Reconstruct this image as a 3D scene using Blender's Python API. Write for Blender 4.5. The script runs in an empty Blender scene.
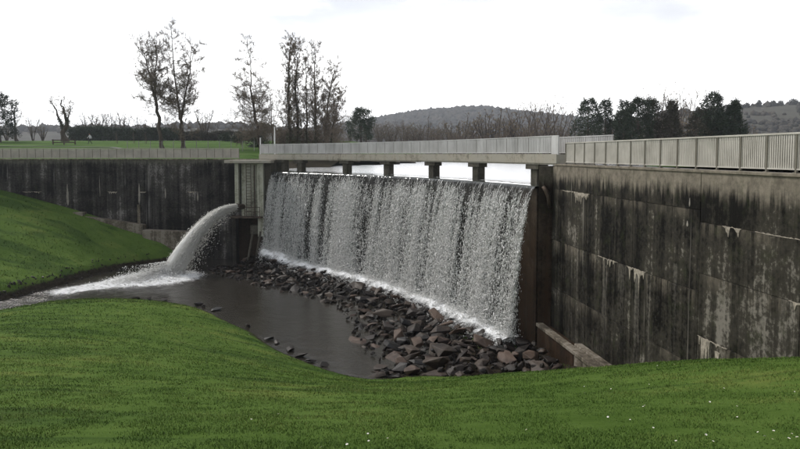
import bpy, bmesh, math, random
import numpy as np
from mathutils import Vector, Matrix, Euler, noise as mnoise

# ------------------------------------------------------------------ camera, world, sun, exposure
scene = bpy.context.scene
COL = scene.collection
random.seed(7)
RNG = np.random.default_rng(7)
R = math.radians

cd = bpy.data.cameras.new('camera')
cam = bpy.data.objects.new('camera', cd)
COL.objects.link(cam)
cam.location = (0, 0, 0)
cam.rotation_euler = (R(90 - 3.3), 0, 0)
cd.sensor_width = 36
cd.lens = 36 * 640 / 800
cd.shift_y = -(224.5 - 190.9) / 800
cd.clip_start = 0.1
cd.clip_end = 6000
scene.camera = cam

SUN_ELEV, SUN_AZ = 42, -52        # azimuth measured from +Y (view direction) towards +X
world = bpy.data.worlds.new('World')
scene.world = world
world.use_nodes = True
wn, wl = world.node_tree.nodes, world.node_tree.links
wn.clear()
w_out = wn.new('ShaderNodeOutputWorld')
w_bg = wn.new('ShaderNodeBackground')
w_bg.inputs['Strength'].default_value = 0.1
w_sky = wn.new('ShaderNodeTexSky')
w_sky.sky_type = 'NISHITA'
w_sky.sun_disc = False
w_sky.sun_elevation = R(SUN_ELEV)
w_sky.sun_rotation = R(SUN_AZ)
w_tc = wn.new('ShaderNodeTexCoord')
w_map = wn.new('ShaderNodeMapping')
w_map.inputs['Scale'].default_value = (1.0, 1.0, 3.2)
w_n = wn.new('ShaderNodeTexNoise')
w_n.inputs['Scale'].default_value = 1.7
w_n.inputs['Detail'].default_value = 6
w_n.inputs['Roughness'].default_value = 0.55
w_r = wn.new('ShaderNodeValToRGB')
w_r.color_ramp.elements[0].position = 0.30
w_r.color_ramp.elements[0].color = (4.6, 4.8, 5.25, 1)
w_r.color_ramp.elements[1].position = 0.56
w_r.color_ramp.elements[1].color = (10.8, 10.75, 10.7, 1)
w_mix = wn.new('ShaderNodeMixRGB')
w_mix.inputs['Fac'].default_value = 0.95
# thin cloud glows around the veiled sun and dulls away from it
w_dot = wn.new('ShaderNodeVectorMath')
w_dot.operation = 'DOT_PRODUCT'
w_dot.inputs[1].default_value = (math.sin(R(SUN_AZ)) * math.cos(R(SUN_ELEV)), math.cos(R(SUN_AZ)) * math.cos(R(SUN_ELEV)), math.sin(R(SUN_ELEV)))
w_mr = wn.new('ShaderNodeMapRange')
w_mr.interpolation_type = 'SMOOTHSTEP'
w_mr.inputs['From Min'].default_value = -0.9
w_mr.inputs['From Max'].default_value = 1.0
w_mr.inputs['To Min'].default_value = 0.56
w_mr.inputs['To Max'].default_value = 1.62
w_mul = wn.new('ShaderNodeVectorMath')
w_mul.operation = 'SCALE'
wl.new(w_tc.outputs['Generated'], w_dot.inputs[0])
wl.new(w_dot.outputs['Value'], w_mr.inputs['Value'])
wl.new(w_mr.outputs['Result'], w_mul.inputs['Scale'])
wl.new(w_tc.outputs['Generated'], w_map.inputs['Vector'])
wl.new(w_map.outputs['Vector'], w_n.inputs['Vector'])
wl.new(w_n.outputs['Fac'], w_r.inputs['Fac'])
wl.new(w_sky.outputs['Color'], w_mix.inputs['Color1'])
# cloud thickens overhead: greyer patches above the bright horizon
w_sep = wn.new('ShaderNodeSeparateXYZ')
w_el = wn.new('ShaderNodeMapRange')
w_el.interpolation_type = 'SMOOTHSTEP'
w_el.inputs['From Min'].default_value = 0.23
w_el.inputs['From Max'].default_value = 0.38
w_n2 = wn.new('ShaderNodeTexNoise')
w_n2.inputs['Scale'].default_value = 3.4
w_n2.inputs['Detail'].default_value = 5
w_map2 = wn.new('ShaderNodeMapping')
w_map2.inputs['Scale'].default_value = (1.0, 1.0, 4.0)
w_map2.inputs['Location'].default_value = (0.35, 0.2, 0.1)
w_e2 = wn.new('ShaderNodeMapRange')
w_e2.interpolation_type = 'SMOOTHSTEP'
w_e2.inputs['From Min'].default_value = 0.27
w_e2.inputs['From Max'].default_value = 0.48
w_m2 = wn.new('ShaderNodeMath')
w_m2.operation = 'MULTIPLY'
w_grey = wn.new('ShaderNodeMixRGB')
w_grey.blend_type = 'MULTIPLY'
w_grey.inputs['Color2'].default_value = (0.33, 0.342, 0.37, 1)
wl.new(w_tc.outputs['Generated'], w_sep.inputs[0])
w_wob = wn.new('ShaderNodeMath')
w_wob.operation = 'MULTIPLY_ADD'
w_wob.inputs[1].default_value = 0.22
wl.new(w_n.outputs['Fac'], w_wob.inputs[0])
wl.new(w_sep.outputs[2], w_wob.inputs[2])
wl.new(w_wob.outputs[0], w_el.inputs['Value'])
wl.new(w_tc.outputs['Generated'], w_map2.inputs['Vector'])
wl.new(w_map2.outputs[0], w_n2.inputs['Vector'])
wl.new(w_n2.outputs['Fac'], w_e2.inputs['Value'])
wl.new(w_el.outputs[0], w_m2.inputs[0])
wl.new(w_e2.outputs[0], w_m2.inputs[1])
wl.new(w_m2.outputs[0], w_grey.inputs['Fac'])
wl.new(w_r.outputs['Color'], w_grey.inputs['Color1'])
wl.new(w_grey.outputs[0], w_mul.inputs[0])
wl.new(w_mul.outputs[0], w_mix.inputs['Color2'])
wl.new(w_mix.outputs['Color'], w_bg.inputs['Color'])
wl.new(w_bg.outputs['Background'], w_out.inputs['Surface'])

sd_ = bpy.data.lights.new('sun', 'SUN')
sd_.energy = 1.5
sd_.angle = R(10)
sd_.color = (1.0, 0.95, 0.88)
sun = bpy.data.objects.new('sun', sd_)
COL.objects.link(sun)
_sdir = Vector((math.sin(R(SUN_AZ)) * math.cos(R(SUN_ELEV)), math.cos(R(SUN_AZ)) * math.cos(R(SUN_ELEV)), math.sin(R(SUN_ELEV))))
sun.rotation_euler = _sdir.to_track_quat('Z', 'Y').to_euler()
sun.location = (-40, 60, 60)

scene.view_settings.view_transform = 'Standard'
scene.view_settings.look = 'None'
scene.view_settings.exposure = 0.72
scene.view_settings.gamma = 1.0
scene.view_settings.use_curve_mapping = False
scene.render.engine = 'CYCLES'
scene.cycles.use_denoising = True
scene.cycles.max_bounces = 6
scene.cycles.diffuse_bounces = 3
scene.cycles.transparent_max_bounces = 16

# ------------------------------------------------------------------ helpers: materials
class NB:
    """tiny node builder"""
    def __init__(self, name):
        self.m = bpy.data.materials.new(name)
        self.m.use_nodes = True
        self.nt = self.m.node_tree
        self.nt.nodes.clear()
        self.out = self.nt.nodes.new('ShaderNodeOutputMaterial')
        self.b = self.nt.nodes.new('ShaderNodeBsdfPrincipled')
        self.nt.links.new(self.b.outputs[0], self.out.inputs['Surface'])
        self.pos = None
    def node(self, t, **kw):
        n = self.nt.nodes.new(t)
        for k, v in kw.items():
            setattr(n, k, v)
        return n
    def put(self, inp, v):
        if v is None:
            return
        if hasattr(v, 'is_output') or isinstance(v, bpy.types.NodeSocket):
            self.nt.links.new(v, inp)
        else:
            if isinstance(v, (tuple, list)) and len(v) == 3 and inp.type == 'RGBA':
                v = (*v, 1)
            inp.default_value = v
    def position(self):
        if self.pos is None:
            self.pos = self.node('ShaderNodeNewGeometry').outputs['Position']
        return self.pos
    def objco(self):
        return self.node('ShaderNodeTexCoord').outputs['Object']
    def mapping(self, vec, scale=(1, 1, 1), rot=(0, 0, 0), loc=(0, 0, 0)):
        n = self.node('ShaderNodeMapping')
        self.put(n.inputs['Vector'], vec)
        n.inputs['Scale'].default_value = scale
        n.inputs['Rotation'].default_value = rot
        n.inputs['Location'].default_value = loc
        return n.outputs[0]
    def noise(self, vec=None, scale=1.0, detail=4, rough=0.55, dist=0.0):
        n = self.node('ShaderNodeTexNoise')
        if vec is not None:
            self.put(n.inputs['Vector'], vec)
        n.inputs['Scale'].default_value = scale
        n.inputs['Detail'].default_value = detail
        n.inputs['Roughness'].default_value = rough
        n.inputs['Distortion'].default_value = dist
        return n.outputs['Fac']
    def math(self, op, a, b=0.0, c=None, clamp=False):
        n = self.node('ShaderNodeMath', operation=op)
        n.use_clamp = clamp
        self.put(n.inputs[0], a)
        self.put(n.inputs[1], b)
        if c is not None:
            self.put(n.inputs[2], c)
        return n.outputs[0]
    def smooth(self, x, a, b, lo=0.0, hi=1.0):
        n = self.node('ShaderNodeMapRange')
        n.interpolation_type = 'SMOOTHSTEP'
        self.put(n.inputs['Value'], x)
        n.inputs['From Min'].default_value = a
        n.inputs['From Max'].default_value = b
        n.inputs['To Min'].default_value = lo
        n.inputs['To Max'].default_value = hi
        return n.outputs['Result']
    def ramp(self, fac, stops):
        n = self.node('ShaderNodeValToRGB')
        el = n.color_ramp.elements
        while len(el) < len(stops):
            el.new(0.5)
        for e, (p, c) in zip(el, stops):
            e.position = p
            e.color = (*c, 1) if len(c) == 3 else c
        self.put(n.inputs['Fac'], fac)
        return n.outputs['Color']
    def mix(self, fac, a, b, mode='MIX'):
        n = self.node('ShaderNodeMixRGB', blend_type=mode)
        self.put(n.inputs['Fac'], fac)
        self.put(n.inputs['Color1'], a)
        self.put(n.inputs['Color2'], b)
        return n.outputs['Color']
    def sep(self, vec):
        n = self.node('ShaderNodeSeparateXYZ')
        self.put(n.inputs[0], vec)
        return n.outputs
    def attr(self, name):
        return self.node('ShaderNodeAttribute', attribute_name=name).outputs['Fac']
    def rand(self):
        return self.node('ShaderNodeObjectInfo').outputs['Random']
    def bump(self, h, strength=0.3, dist=0.05):
        n = self.node('ShaderNodeBump')
        n.inputs['Strength'].default_value = strength
        n.inputs['Distance'].default_value = dist
        self.put(n.inputs['Height'], h)
        self.put(self.b.inputs['Normal'], n.outputs[0])
    def set(self, **kw):
        for k, v in kw.items():
            self.put(self.b.inputs[k.replace('_', ' ')], v)
        return self

def simple(name, c1, c2, scale=3.0, rough=0.8, bump=0.2, bdist=0.01, stretch=(1, 1, 1), metal=0.0, spec=0.3):
    n = NB(name)
    v = n.mapping(n.objco(), stretch)
    f = n.noise(v, scale, 6, 0.6)
    n.set(Base_Color=n.ramp(f, [(0.3, c1), (0.7, c2)]), Roughness=rough, Metallic=metal)
    n.b.inputs['Specular IOR Level'].default_value = spec
    if bump:
        n.bump(n.noise(v, scale * 6, 5, 0.65), bump, bdist)
    return n.m

def concrete(name, dark, mid, pale, top_z, top_col, rust=None, seed=0.0, bias=0.0, runs=(), pale_near=False, joints=(), wet=0.0):
    """old wall concrete: black algae running down in streaks, lime runs, paler weathered top band"""
    n = NB(name)
    p = n.position()
    xyz = n.sep(p)
    st = n.noise(n.mapping(p, (1.7, 1.7, 0.07), loc=(seed, seed * 2, 0)), 1.0, 5, 0.62)
    st2 = n.noise(n.mapping(p, (5.5, 5.5, 0.22), loc=(seed * 3, 0, 2)), 1.0, 4, 0.6)
    bl = n.noise(n.mapping(p, (0.26, 0.26, 0.34), loc=(seed, 3, seed)), 1.0, 7, 0.68, 0.4)
    fine = n.noise(p, 6.0, 8, 0.7)
    a = n.math('ADD', n.math('MULTIPLY', st, 0.75), n.math('MULTIPLY', st2, 0.28))
    a = n.math('ADD', a, n.math('MULTIPLY', bl, 0.95))
    a = n.math('ADD', a, n.math('MULTIPLY', n.math('SUBTRACT', fine, 0.5), 0.60))
    a = n.math('ADD', a, n.math('MULTIPLY', n.math('SUBTRACT', n.rand(), 0.5), 0.03))
    a = n.math('ADD', a, bias - 0.475)
    if pale_near:
        zone = n.math('MULTIPLY', n.smooth(xyz[1], 21.2, 21.4, 1.0, 0.0), n.smooth(xyz[2], -3.2, -2.2, 1.0, 0.0))
        a = n.math('ADD', a, n.math('MULTIPLY', zone, 0.075))
    col = n.ramp(a, [(0.40, dark), (0.53, mid), (0.63, tuple(x * 1.5 for x in mid)), (0.74, pale)])
    # thin white lime runs
    lr = n.noise(n.mapping(p, (2.6, 2.6, 0.05), loc=(seed * 5, 1, 0)), 1.0, 3, 0.5)
    ll = n.noise(n.mapping(p, (0.7, 0.7, 0.3), loc=(1, seed, 5)), 1.0, 2, 0.5)
    lm = n.math('MULTIPLY', n.smooth(lr, 0.61, 0.70), n.smooth(ll, 0.47, 0.62))
    col = n.mix(n.math('MULTIPLY', lm, 0.55), col, tuple(min(1, x * 1.25) for x in pale))
    for y0, wd, zt, zb_, k in runs:
        d = n.math('ABSOLUTE', n.math('ADD', n.math('SUBTRACT', xyz[1], y0), n.math('MULTIPLY', n.math('SUBTRACT', n.noise(n.mapping(p, (1, 1, .5)), 2.0, 4, 0.7), 0.5), wd * 1.2)))
        m1 = n.smooth(d, wd * .35, wd * .75, 1.0, 0.0)
        m2 = n.math('MULTIPLY', n.smooth(xyz[2], zt - .05, zt + .02, 1.0, 0.0), n.smooth(xyz[2], zb_, zt, 0.25, 1.0))
        m3 = n.smooth(n.math('ADD', n.math('MULTIPLY', st2, .6), n.math('MULTIPLY', fine, .5)), 0.40, 0.68)
        col = n.mix(n.math('MULTIPLY', n.math('MULTIPLY', m1, m2), n.math('MULTIPLY', m3, k)), col, pale)
    for zj, y_lo, y_hi, hj, kj in joints:
        m1 = n.math('MULTIPLY', n.smooth(xyz[2], zj - hj, zj - .02, 0.0, 1.0), n.smooth(xyz[2], zj, zj + .03, 1.0, 0.0))
        m2 = n.math('MULTIPLY', n.smooth(xyz[1], y_lo, y_lo + .3), n.smooth(xyz[1], y_hi - .3, y_hi, 1.0, 0.0))
        pn = n.noise(n.mapping(p, (.9, .9, .25), loc=(0, zj, 2)), 1.0, 5, 0.7)
        m3 = n.smooth(n.math('ADD', n.math('MULTIPLY', pn, .7), n.math('MULTIPLY', st2, .3)), 0.45, 0.60)
        jc = n.mix(fine, (0.07, 0.060, 0.046), (0.26, 0.225, 0.175))
        col = n.mix(n.math('MULTIPLY', n.math('MULTIPLY', m1, m2), n.math('MULTIPLY', m3, kj)), col, jc)
    # weathered band under the coping
    tb = n.math('ADD', xyz[2], n.math('MULTIPLY', n.math('SUBTRACT', st2, 0.5), 1.5))
    tb = n.math('ADD', tb, n.math('MULTIPLY', n.math('SUBTRACT', bl, 0.5), 0.9))
    tm = n.smooth(tb, top_z - 0.35, top_z + 0.25)
    tcol = n.ramp(n.noise(p, 3.0, 7, 0.7), [(0.32, tuple(x * 0.42 for x in top_col)), (0.64, top_col)])
    col = n.mix(tm, col, tcol)
    col = n.mix(n.smooth(n.noise(p, 1.6, 6, 0.7), 0.52, 0.7, 0, 0.35), col, (0.035, 0.042, 0.018))
    if rust:
        col = n.mix(n.math('MULTIPLY', n.smooth(n.math('ADD', n.math('MULTIPLY', st, .6), n.math('MULTIPLY', fine, .4)), 0.35, 0.65), n.smooth(xyz[2], -5.5, -2.2, 0.9, 0.1)), col, rust)
    n.set(Base_Color=col, Roughness=n.smooth(a, 0.4, 0.7, 0.55, 0.95))
    n.b.inputs['Specular IOR Level'].default_value = 0.06
    h = n.math('ADD', n.math('MULTIPLY', n.noise(p, 14, 6, 0.7), 0.5), n.math('MULTIPLY', st2, 0.5))
    n.bump(h, 0.5, 0.03)
    return n.m

# ------------------------------------------------------------------ helpers: meshes and objects
class MB:
    def __init__(self):
        self.v, self.f, self.mi = [], [], []
    def add(self, vs, fs, mi=0):
        o = len(self.v)
        self.v.extend([tuple(v) for v in vs])
        for f in fs:
            self.f.append(tuple(i + o for i in f))
            self.mi.append(mi)
        return self
    def prism(self, poly, z0, z1, mi=0):
        """poly: list of xy (counter-clockwise); z0,z1 floats or per-corner lists"""
        n = len(poly)
        za = z0 if hasattr(z0, '__len__') else [z0] * n
        zb = z1 if hasattr(z1, '__len__') else [z1] * n
        area = sum(poly[i][0] * poly[(i + 1) % n][1] - poly[(i + 1) % n][0] * poly[i][1] for i in range(n))
        if area < 0:
            poly, za, zb = poly[::-1], list(za)[::-1], list(zb)[::-1]
        vs = [(p[0], p[1], z) for p, z in zip(poly, za)] + [(p[0], p[1], z) for p, z in zip(poly, zb)]
        fs = [tuple(range(n - 1, -1, -1)), tuple(range(n, 2 * n))]
        fs += [(i, (i + 1) % n, n + (i + 1) % n, n + i) for i in range(n)]
        return self.add(vs, fs, mi)
    def box(self, c, s, rz=0.0, mi=0):
        x, y, z = c
        a, b, h = s[0] / 2, s[1] / 2, s[2] / 2
        ca, sa = math.cos(rz), math.sin(rz)
        poly = [(x + ca * u - sa * w, y + sa * u + ca * w) for u, w in ((-a, -b), (a, -b), (a, b), (-a, b))]
        return self.prism(poly, z - h, z + h, mi)
    def tube(self, pts, rad, n=6, mi=0, cap=True):
        pts = [Vector(p) for p in pts]
        if not hasattr(rad, '__len__'):
            rad = [rad] * len(pts)
        vs, fs = [], []
        ref = None
        for i, p in enumerate(pts):
            d = (pts[min(i + 1, len(pts) - 1)] - pts[max(i - 1, 0)])
            d = d.normalized() if d.length > 1e-9 else Vector((0, 0, 1))
            if ref is None:
                ref = d.orthogonal().normalized()
            else:
                ref = ref - d * ref.dot(d)
                ref = ref.normalized() if ref.length > 1e-6 else d.orthogonal().normalized()
            b = d.cross(ref)
            for k in range(n):
                a = 2 * math.pi * k / n
                vs.append(p + (ref * math.cos(a) + b * math.sin(a)) * rad[i])
        for i in range(len(pts) - 1):
            for k in range(n):
                fs.append((i * n + k, i * n + (k + 1) % n, (i + 1) * n + (k + 1) % n, (i + 1) * n + k))
        if cap:
            fs.append(tuple(range(n - 1, -1, -1)))
            fs.append(tuple((len(pts) - 1) * n + k for k in range(n)))
        return self.add(vs, fs, mi)
    def mesh(self, name, mats, smooth=False):
        me = bpy.data.meshes.new(name)
        me.from_pydata(self.v, [], self.f)
        for m in (mats if isinstance(mats, (list, tuple)) else [mats]):
            me.materials.append(m)
        if any(self.mi):
            me.polygons.foreach_set('material_index', self.mi)
        if smooth:
            me.polygons.foreach_set('use_smooth', [True] * len(me.polygons))
        me.update()
        return me
    def build(self, name, mats, parent=None, smooth=False, kind=None, bevel=0.0):
        me = self.mesh(name, mats, smooth)
        if bevel:
            bm = bmesh.new()
            bm.from_mesh(me)
            bmesh.ops.bevel(bm, geom=list(bm.edges), offset=bevel, segments=1, affect='EDGES', profile=0.5)
            bm.to_mesh(me)
            bm.free()
        return link(name, me, parent, kind)

def link(name, me, parent=None, kind=None, loc=None):
    o = bpy.data.objects.new(name, me)
    COL.objects.link(o)
    if parent is not None:
        o.parent = parent
        # parts are modelled in world coordinates: keep them there
        o.matrix_parent_inverse = Matrix.Translation(-Vector(parent.location)) if parent.parent is None else Matrix.Identity(4)
        if parent.parent is not None:
            o.matrix_parent_inverse = Matrix.Identity(4)
    if kind:
        o['kind'] = kind
    if loc is not None:
        o.location = loc
    return o

def tag(o, label, cat, group=None):
    o['label'] = label
    o['category'] = cat
    if group:
        o['group'] = group
    return o

def thing(name, label, cat, loc=(0, 0, 0), group=None):
    o = bpy.data.objects.new(name, None)
    o.empty_display_size = 0.3
    COL.objects.link(o)
    o.location = loc
    return tag(o, label, cat, group)

def copy_tree(root, loc, rz=0.0, sc=1.0, label=None, parent=None):
    c = root.copy()
    COL.objects.link(c)
    if parent is None:
        c.location = loc
        c.rotation_euler = (0, 0, rz)
        c.scale = (sc, sc, sc) if not hasattr(sc, '__len__') else sc
        if label:
            c['label'] = label
    else:
        c.parent = parent
        c.matrix_parent_inverse = root.matrix_parent_inverse.copy()
    for ch in list(root.children):
        copy_tree(ch, None, parent=c)
    return c

def np_mesh(name, V, F, mats, smooth=False):
    """V (n,3), F (m,k) arrays with constant k"""
    me = bpy.data.meshes.new(name)
    V = np.asarray(V, dtype=np.float32)
    F = np.asarray(F, dtype=np.int32)
    m, k = F.shape
    me.vertices.add(len(V))
    me.vertices.foreach_set('co', V.ravel())
    me.loops.add(m * k)
    me.loops.foreach_set('vertex_index', F.ravel())
    me.polygons.add(m)
    me.polygons.foreach_set('loop_start', np.arange(m, dtype=np.int32) * k)
    me.polygons.foreach_set('loop_total', np.full(m, k, dtype=np.int32))
    if smooth:
        me.polygons.foreach_set('use_smooth', np.ones(m, dtype=bool))
    for mm in (mats if isinstance(mats, (list, tuple)) else [mats]):
        me.materials.append(mm)
    me.update(calc_edges=True)
    me.validate()
    return me

def set_attr(me, name, vals):
    a = me.attributes.new(name, 'FLOAT', 'POINT')
    a.data.foreach_set('value', np.asarray(vals, dtype=np.float32))

def sat(x):
    return np.clip(x, 0, 1)
def sstep(x, a, b):
    t = sat((np.asarray(x, float) - a) / (b - a))
    return t * t * (3 - 2 * t)

def vnoise(x, y, seed=0, oct=4):
    """cheap smooth 2-D value noise, 0..1"""
    out = np.zeros_like(np.asarray(x, float))
    amp, tot = 1.0, 0.0
    for o in range(oct):
        xs, ys = x * 2 ** o + 17.3 * o, y * 2 ** o - 9.1 * o
        xi, yi = np.floor(xs), np.floor(ys)
        fx, fy = xs - xi, ys - yi
        fx, fy = fx * fx * (3 - 2 * fx), fy * fy * (3 - 2 * fy)
        def h(a, b):
            v = np.sin(a * 127.1 + b * 311.7 + seed * 74.7 + o * 13.1) * 43758.5453
            return v - np.floor(v)
        n = (h(xi, yi) * (1 - fx) + h(xi + 1, yi) * fx) * (1 - fy) + (h(xi, yi + 1) * (1 - fx) + h(xi + 1, yi + 1) * fx) * fy
        out += n * amp
        tot += amp
        amp *= 0.5
    return out / tot

def seg_dist(X, Y, pts):
    """distance to a polyline"""
    best = np.full(np.shape(X), 1e9)
    for (x0, y0), (x1, y1) in zip(pts[:-1], pts[1:]):
        dx, dy = x1 - x0, y1 - y0
        t = sat(((X - x0) * dx + (Y - y0) * dy) / (dx * dx + dy * dy))
        best = np.minimum(best, np.hypot(X - x0 - t * dx, Y - y0 - t * dy))
    return best

def inside(X, Y, poly):
    c = np.zeros(np.shape(X), dtype=bool)
    n = len(poly)
    for i in range(n):
        x0, y0 = poly[i]
        x1, y1 = poly[(i + 1) % n]
        cond = (y0 > Y) != (y1 > Y)
        xx = (x1 - x0) * (Y - y0) / ((y1 - y0) if y1 != y0 else 1e-9) + x0
        c ^= cond & (X < xx)
    return c

def spindles(P, D, w, l, rng, tet=False):
    """stretched water drops: three-sided bipyramids. P centres, D unit directions, w radius, l half length"""
    n = len(P)
    ref = rng.normal(size=(n, 3))
    a = np.cross(D, ref)
    a /= np.linalg.norm(a, axis=1, keepdims=True) + 1e-9
    b = np.cross(D, a)
    if tet:
        V = np.empty((n, 4, 3))
        V[:, 0] = P + D * l[:, None]
        for k in range(3):
            t = 2 * math.pi * k / 3
            V[:, 1 + k] = P - D * (l * .6)[:, None] + (a * math.cos(t) + b * math.sin(t)) * w[:, None]
        return V.reshape(-1, 3), (np.arange(n)[:, None, None] * 4 + np.array([[0, 1, 2], [0, 2, 3], [0, 3, 1], [1, 3, 2]])[None]).reshape(-1, 3)
    V = np.empty((n, 5, 3))
    V[:, 0] = P + D * l[:, None]
    V[:, 4] = P - D * l[:, None]
    for k in range(3):
        t = 2 * math.pi * k / 3
        V[:, 1 + k] = P + (a * math.cos(t) + b * math.sin(t)) * w[:, None]
    base = np.arange(n)[:, None, None] * 5
    tri = np.array([[0, 1, 2], [0, 2, 3], [0, 3, 1], [4, 2, 1], [4, 3, 2], [4, 1, 3]])[None]
    return V.reshape(-1, 3), (base + tri).reshape(-1, 3)

# ------------------------------------------------------------------ materials
def dark_streaks(n, p, col):  # mixes elongated dark green streaks into the grass colour
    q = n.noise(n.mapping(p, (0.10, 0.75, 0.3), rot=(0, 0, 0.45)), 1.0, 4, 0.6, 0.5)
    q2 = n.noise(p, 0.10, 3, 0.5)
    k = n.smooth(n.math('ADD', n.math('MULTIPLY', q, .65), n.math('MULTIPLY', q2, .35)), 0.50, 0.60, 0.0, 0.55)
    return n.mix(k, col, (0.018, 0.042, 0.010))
def m_grass(name, base_a, base_b, dry, mud=True):
    n = NB(name)
    p = n.position()
    big = n.noise(p, 0.22, 4, 0.6)
    mid = n.noise(n.mapping(p, (0.5, 1.1, 0.6), rot=(0, 0, 0.4)), 1.0, 5, 0.65)
    fin = n.noise(p, 9.0, 6, 0.7)
    f = n.math('ADD', n.math('MULTIPLY', big, 0.45), n.math('MULTIPLY', mid, 0.35))
    f = n.math('ADD', f, n.math('MULTIPLY', fin, 0.25))
    col = n.ramp(f, [(0.38, base_a), (0.56, base_b), (0.70, dry)])
    col = dark_streaks(n, p, col)
    if mud:
        z = n.sep(p)[2]
        zz = n.math('ADD', z, n.math('MULTIPLY', n.math('SUBTRACT', n.noise(p, 1.3, 5, 0.7), 0.5), 0.7))
        mm = n.smooth(n.math('SUBTRACT', zz, n.math('MULTIPLY', n.attr('far'), 0.40)), -10.92, -10.68)
        mudc = n.ramp(n.noise(p, 4.0, 6, 0.7), [(0.35, (0.010, 0.009, 0.006)), (0.7, (0.05, 0.04, 0.028))])
        col = n.mix(mm, mudc, col)
    else:
        z = n.sep(p)[2]
        col = n.mix(n.smooth(n.math('ADD', z, n.math('MULTIPLY', n.noise(p, .5, 4, 0.7), .5)), -0.75, -0.45), (0.045, 0.038, 0.026), col)
    n.set(Base_Color=col, Roughness=0.9)
    n.b.inputs['Specular IOR Level'].default_value = 0.02
    n.bump(n.math('ADD', fin, n.math('MULTIPLY', n.noise(p, 30, 4, 0.7), 0.6)), 0.7, 0.06)
    return n.m

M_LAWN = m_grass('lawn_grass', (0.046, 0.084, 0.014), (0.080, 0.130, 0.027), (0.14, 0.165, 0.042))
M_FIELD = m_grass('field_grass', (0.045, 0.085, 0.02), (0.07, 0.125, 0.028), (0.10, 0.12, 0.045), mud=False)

def m_blade():
    n = NB('grass_blade')
    p = n.position()
    big = n.noise(p, 0.22, 4, 0.6)
    mid = n.noise(n.mapping(p, (0.5, 1.1, 0.6), rot=(0, 0, 0.4)), 1.0, 5, 0.65)
    f = n.math('ADD', n.math('MULTIPLY', big, 0.5), n.math('MULTIPLY', mid, 0.3))
    f = n.math('ADD', f, n.math('ADD', n.math('MULTIPLY', n.attr('tone'), 0.18), 0.05))
    n.set(Base_Color=dark_streaks(n, p, n.ramp(f, [(0.36, (0.048, 0.090, 0.015)), (0.54, (0.078, 0.136, 0.026)), (0.70, (0.16, 0.185, 0.045))])), Roughness=0.65)
    n.b.inputs['Specular IOR Level'].default_value = 0.06
    return n.m
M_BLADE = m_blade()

M_WALL_R = concrete('algae_black_concrete', (0.0065, 0.0058, 0.0046), (0.031, 0.028, 0.022), (0.18, 0.165, 0.14), -1.25, (0.24, 0.21, 0.165), seed=1.0, pale_near=True, joints=((-4.62, 21.4, 34.5, .9, .75), (-2.27, 3, 21.3, .6, .6), (-1.88, 21.4, 34.5, .5, .5), (-3.98, 3, 21.3, .7, .5), (-6.1, 3, 21.3, 1.1, .7), (-7.2, 21.4, 34, .8, .35)), runs=((25.35, .34, -4.62, -9.3, .8), (24.45, .2, -4.62, -9.2, .7), (28.2, .4, -4.62, -8.8, .55), (31.2, .2, -4.62, -6.8, .8), (30.5, .22, -4.62, -6.4, .8), (31.9, .16, -4.62, -7.0, .7), (22.7, .2, -3.9, -6.8, .5), (17.2, .5, -3.98, -5.6, .5), (26.6, .5, -4.62, -7.5, .4), (20.8, .5, -6.1, -7.4, .8)))
M_WALL_L = concrete('rain_streaked_dark_concrete', (0.0095, 0.0085, 0.008), (0.036, 0.033, 0.030), (0.17, 0.16, 0.15), -0.85, (0.13, 0.125, 0.10), seed=4.0)
M_WEIR = concrete('wet_weir_concrete', (0.016, 0.014, 0.012), (0.030, 0.027, 0.023), (0.07, 0.065, 0.06), 5.0, (0.1, 0.1, 0.1), seed=7.0)
M_RUST = concrete('rust_stained_concrete', (0.016, 0.012, 0.009), (0.040, 0.030, 0.022), (0.10, 0.08, 0.06), -1.6, (0.12, 0.105, 0.085), rust=(0.040, 0.022, 0.012), seed=9.0)
M_TOWER = concrete('pale_mossy_concrete', (0.10, 0.10, 0.075), (0.24, 0.24, 0.19), (0.42, 0.42, 0.36), 5.0, (0.3, 0.3, 0.3), seed=12.0, bias=0.14)
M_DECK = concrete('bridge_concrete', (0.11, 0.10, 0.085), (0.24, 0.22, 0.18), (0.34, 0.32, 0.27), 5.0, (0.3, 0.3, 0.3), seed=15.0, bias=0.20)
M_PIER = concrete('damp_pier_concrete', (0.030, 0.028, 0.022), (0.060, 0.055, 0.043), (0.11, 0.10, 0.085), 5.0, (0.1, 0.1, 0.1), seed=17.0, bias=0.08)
M_LEDGE = concrete('pale_worn_concrete', (0.035, 0.029, 0.022), (0.085, 0.072, 0.055), (0.22, 0.195, 0.16), 5.0, (0.1, 0.1, 0.1), seed=21.0, bias=0.12)
M_RAIL_R = simple('weathered_cream_paint', (0.35, 0.33, 0.285), (0.52, 0.495, 0.44), 1.3, 0.6, 0.15, 0.004)
M_RAIL_L = simple('pale_beige_paint', (0.36, 0.33, 0.29), (0.52, 0.48, 0.42), 1.3, 0.6, 0.15, 0.004)
M_POST_R = simple('weathered_olive_paint', (0.10, 0.092, 0.07), (0.17, 0.155, 0.12), 1.5, 0.6, 0.15, 0.004)
M_RAIL_B = simple('dull_grey_white_paint', (0.36, 0.355, 0.34), (0.60, 0.595, 0.58), 1.1, 0.55, 0.12, 0.004, (1, 1, .4))
M_POST_B = simple('dull_grey_paint', (0.17, 0.165, 0.15), (0.28, 0.27, 0.25), 1.2, 0.6, 0.12, 0.004)
M_STEEL = simple('rusted_dark_steel', (0.035, 0.028, 0.022), (0.10, 0.07, 0.05), 3.0, 0.6, 0.2, 0.004, metal=0.4)
M_LIME = simple('lime_crust', (0.13, 0.115, 0.09), (0.42, 0.37, 0.30), 7.0, 0.9, 0.5, 0.02)
M_LIME_D = simple('thin_lime_run', (0.13, 0.12, 0.10), (0.34, 0.31, 0.27), 4.0, 0.9, 0.5, 0.02, (1, 1, .3))
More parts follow.
